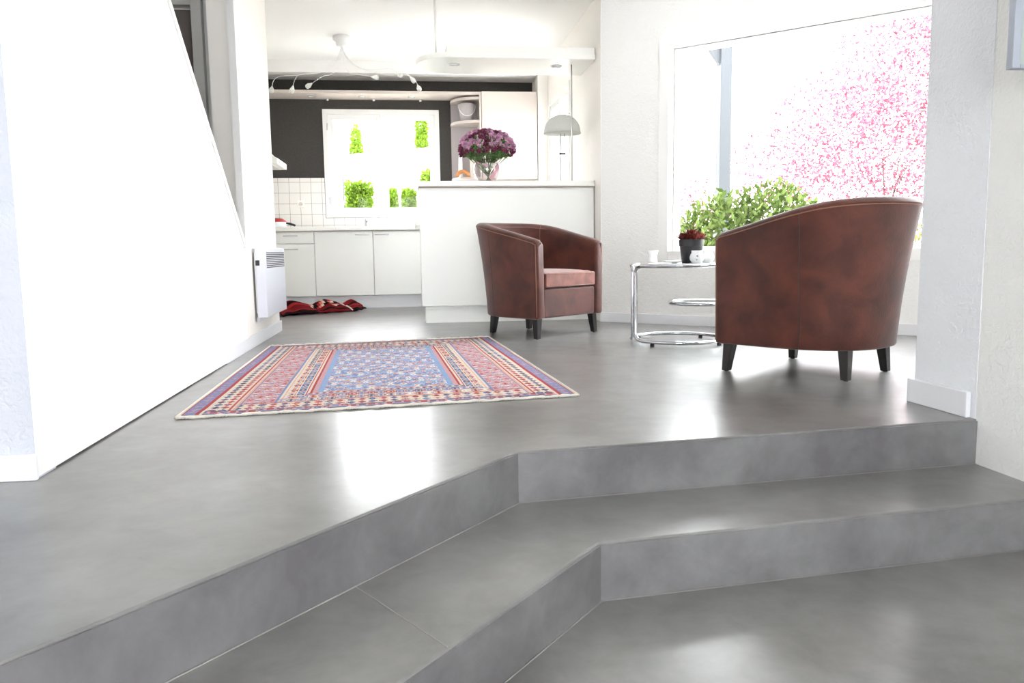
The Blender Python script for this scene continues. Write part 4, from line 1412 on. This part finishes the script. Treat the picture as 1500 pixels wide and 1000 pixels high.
def leaf_cloud(name, m, blobs, n, size, parent, seed=0, aspect=0.45, shell=0.35):
    """countless leaves: small folded blades scattered through ellipsoids"""
    r = np.random.default_rng(seed)
    w = np.array([b[3] * b[4] * b[5] for b in blobs]); w = w / w.sum()
    k = r.choice(len(blobs), n, p=w)
    B = np.array(blobs)[k]
    d = r.normal(size=(n, 3)); d /= np.linalg.norm(d, axis=1)[:, None]
    rad = (shell + (1 - shell) * r.random(n)) ** (1 / 2.0)
    c = B[:, :3] + d * rad[:, None] * B[:, 3:6]
    ax = r.normal(size=(n, 3)) + d * 0.8 + np.array([0, 0, 0.3]); ax /= np.linalg.norm(ax, axis=1)[:, None]
    t = np.cross(ax, r.normal(size=(n, 3))); t /= np.linalg.norm(t, axis=1)[:, None]
    u = np.cross(ax, t)
    L = size * (0.6 + 0.8 * r.random(n))[:, None]
    v0 = c; v1 = c + ax * L * .5 + t * L * aspect * .5; v2 = c + ax * L; v3 = c + ax * L * .5 - t * L * aspect * .5; v4 = c + ax * L * .5 + u * L * .08
    V = np.stack([v0, v1, v2, v3, v4], 1).reshape(-1, 3)
    base = np.arange(n)[:, None] * 5
    F = np.concatenate([base + np.array([[0, 1, 4]]), base + np.array([[1, 2, 4]]), base + np.array([[2, 3, 4]]), base + np.array([[3, 0, 4]])], 1).reshape(-1, 3)
    me = bpy.data.meshes.new(name)
    me.vertices.add(len(V)); me.vertices.foreach_set('co', V.ravel())
    me.loops.add(F.size); me.loops.foreach_set('vertex_index', F.ravel())
    me.polygons.add(len(F)); me.polygons.foreach_set('loop_start', np.arange(len(F)) * 3); me.polygons.foreach_set('loop_total', np.full(len(F), 3))
    me.update(calc_edges=True)
    at = me.attributes.new('leaf', 'FLOAT', 'POINT')
    at.data.foreach_set('value', np.repeat(r.random(n), 5).astype(np.float32))
    me.materials.append(m)
    o = bpy.data.objects.new(name, me); COL.objects.link(o); o.parent = parent
    o['kind'] = 'stuff'
    return o


def branches(parent, pts, r0, m, name='stem'):
    mb = MB()
    for p in pts:
        mb.tube(p, [r0 * (1 - 0.7 * i / (len(p) - 1)) for i in range(len(p))], 7)
    return mb.build(name, m, parent, smooth=True)


def bush(name, loc, blobs, m, n, size, label, cat='bush', group=None, seed=0, aspect=0.45, r0=0.02, shell=0.35):
    e = tag(empty(name, loc), label, cat, group)
    leaf_cloud('foliage', m, blobs, n, size, e, seed, aspect, shell)
    g_ = random.Random(seed)
    ps = []
    for b in blobs:
        for _ in range(2):
            tx, ty, tz = b[0] + g_.uniform(-.6, .6) * b[3], b[1] + g_.uniform(-.6, .6) * b[4], b[2] + g_.uniform(-.2, .6) * b[5]
            ps.append([(0.05 * g_.uniform(-1, 1), 0.05 * g_.uniform(-1, 1), 0), (tx * .4, ty * .4, tz * .45), (tx, ty, tz)])
    branches(e, ps, r0, M['bark'])
    return e


bush('laurel_bush', (3.15, 7.3, -0.2), [(-0.50, 0, 0.62, 0.42, 0.35, 0.50), (-0.15, 0.1, 0.85, 0.42, 0.35, 0.52), (0.35, 0, 0.92, 0.45, 0.35, 0.53), (0.75, 0.1, 0.80, 0.35, 0.3, 0.48), (0.1, -0.1, 0.4, 0.8, 0.35, 0.42)], M['leaf_green'], 9500, 0.08,
     'glossy green laurel bush outside the big window, behind the table', seed=1, shell=0.2)
bush('flowering_shrub', (5.15, 8.3, -0.2), [(0, 0, 0.75, 0.75, 0.4, 0.62), (0.6, 0.1, 0.7, 0.6, 0.4, 0.55), (-0.35, 0.2, 0.85, 0.4, 0.3, 0.45)], M['leaf_yellow'], 3200, 0.06,
     'loose yellowish shrub outside the big window beneath the pink blossom', seed=2, shell=0.2)
tb = [(0.0, 0, 2.3, 1.0, 0.8, 0.75), (1.0, 0.3, 3.0, 1.1, 0.8, 1.0), (-0.9, 0.1, 1.75, 0.8, 0.6, 0.55), (1.7, 0, 2.0, 1.0, 0.7, 0.9), (0.4, 0.2, 1.55, 1.3, 0.7, 0.5), (1.6, 0.1, 3.9, 1.0, 0.7, 0.8), (-1.6, 0.2, 1.2, 0.6, 0.4, 0.3)]
bt = tag(empty('blossom_tree', (5.55, 9.6, -0.2)), 'pink blossoming tree spreading outside the big window', 'tree')
leaf_cloud('blossom', M['blossom'], tb, 24000, 0.044, bt, 4, 0.7, 0.05)
g = random.Random(9)
ps = [[(0.6, 0, 0), (0.62, 0.02, 0.8), (0.6, 0.05, 1.3)]]
for b in tb:
    for _ in range(5):
        t_ = (b[0] + g.uniform(-.8, .8) * b[3], b[1] + g.uniform(-.6, .6) * b[4], b[2] + g.uniform(-.3, .8) * b[5])
        ps.append([(0.6, 0.05, 1.2), (0.6 * .5 + t_[0] * .5, t_[1] * .5, 1.2 * .4 + t_[2] * .6), t_])
branches(bt, ps[:1], 0.09, M['bark'], 'trunk')
branches(bt, ps[1:], 0.005, M['bark'], 'branches')
bush('distant_blossom_shrub', (4.35, 12.0, -0.2), [(0, 0, 1.3, 0.45, 0.4, 0.75)], M['blossom'], 700, 0.06, 'small distant pink shrub left of the porch post outside', 'shrub', seed=6, aspect=0.7, shell=0.1)
# porch post
po = tag(empty('porch_post', (3.50, 8.6, -0.2)), 'grey square porch post standing outside the big window', 'post')
MB().box(-0.065, 0.065, -0.065, 0.065, 0.0, 3.06).build('shaft', M['post'], po, bevel=0.006)
MB().box(-0.09, 0.09, -0.09, 0.09, 0, 0.04).build('foot_plate', M['metal'], po)
MB().slab3([(-0.065, -0.03, 3.0), (-0.065, -0.03, 2.82), (-0.20, -0.03, 3.0)], (0, 0.06, 0)).build('brace', M['post'], po)
MB().box(-1.6, 0.0701, -0.07, 0.07, 3.061, 3.2).build('beam', M['post'], po)

# behind the kitchen window: white house, cypresses, hedges, railing
hs_ = tag(empty('garden_building', (-0.3, 14.2, -0.2)), 'low white garden building seen through the kitchen window in front of the cypresses', 'building')
MB().slab3([(-1.3, 0, 0), (2.2, 0, 0), (2.2, 0, 2.74), (-1.3, 0, 2.42)], (0, 1.0, 0)).build('wall', M['facade'], hs_)
MB().slab3([(-1.35, -0.05, 2.425), (2.25, -0.05, 2.745), (2.25, -0.05, 2.785), (-1.35, -0.05, 2.465)], (0, 1.1, 0)).build('roof', M['facade'], hs_)
MB().tube([(-0.955, -0.08, 2.90), (-0.78, -0.08, 2.68)], 0.012, 6).build('roof_rail', M['metal'], hs_)
MB().tube([(-0.955, -0.08, 2.90), (-0.955, -0.08, 3.05)], 0.008, 6).build('roof_rail', M['metal'], hs_)
for i, (x, y, z0, zt, rx, sd_) in enumerate(((-0.98, 15.6, 1.5, 3.16, 0.25, 21), (0.27, 15.6, 1.5, 3.4, 0.13, 22))):
    lab = ('pointed bright green cypress seen in the left sash of the kitchen window', 'slim bright green cypress seen in the right sash of the kitchen window')[i]
    bl = [(0, 0, z0 + (zt - z0) * k / 6 + .1, rx * (1 - (0.13 if i == 0 else 0.03) * k), rx * .8, (zt - z0) / 6) for k in range(6)]
    bush('cypress_tree', (x, y, -0.2), bl, M['leaf_hedge'], 9000, 0.06, lab, 'tree', 'cypresses beyond the kitchen', seed=sd_, r0=0.03)
for i, (x, rx, top, lab) in enumerate(((-0.80, 0.235, 1.80, 'clipped bright green hedge at the left of the kitchen window'), (-0.275, 0.075, 1.66, 'narrow clipped hedge piece in the middle of the kitchen window'), (-0.01, 0.105, 1.66, 'clipped hedge piece right of the narrow one in the kitchen window'), (0.31, 0.11, 1.95, 'hedge at the right edge of the kitchen window, beside the breakfast bar'))):
    e = tag(empty('clipped_hedge', (x, 13, -0.2)), lab, 'hedge', 'clipped hedges beyond the kitchen window')
    r = np.random.default_rng(40 + i)
    bl = [(rx * fx, r.uniform(-.05, .05), z, rx * .42, .12, .12) for z in np.linspace(.9, top + .2 - .14, 9) for fx in (-.55, 0, .55)]
    leaf_cloud('foliage', M['leaf_hedge'], bl, 9000, 0.055, e, 50 + i, shell=0.0)
    branches(e, [[(0, 0, 0), (0.02, 0, top * .5), (0, 0, top)]], 0.03, M['bark'])
rl = tag(empty('garden_railing', (-1.10, 12.6, -0.2)), 'grey metal garden railing beside the left hedge outside the kitchen window', 'railing')
MB().tube([(-0.14, 0, 0), (-0.14, 0, 1.95)], 0.008, 6).tube([(0.09, 0, 0), (0.09, 0, 2.0)], 0.012, 6).build('end_post', M['post'], rl, smooth=True)
MB().tube([(-0.14, 0, 1.93), (0.09, 0, 1.93)], 0.006, 6).tube([(-0.14, 0, 1.42), (0.09, 0, 1.42)], 0.006, 6).build('rail', M['post'], rl, smooth=True)
for k in range(4):
    MB().tube([(-0.10 + 0.047 * k, 0, 1.42), (-0.10 + 0.047 * k, 0, 1.93)], 0.004, 5).build('baluster', M['post'], rl, smooth=True)
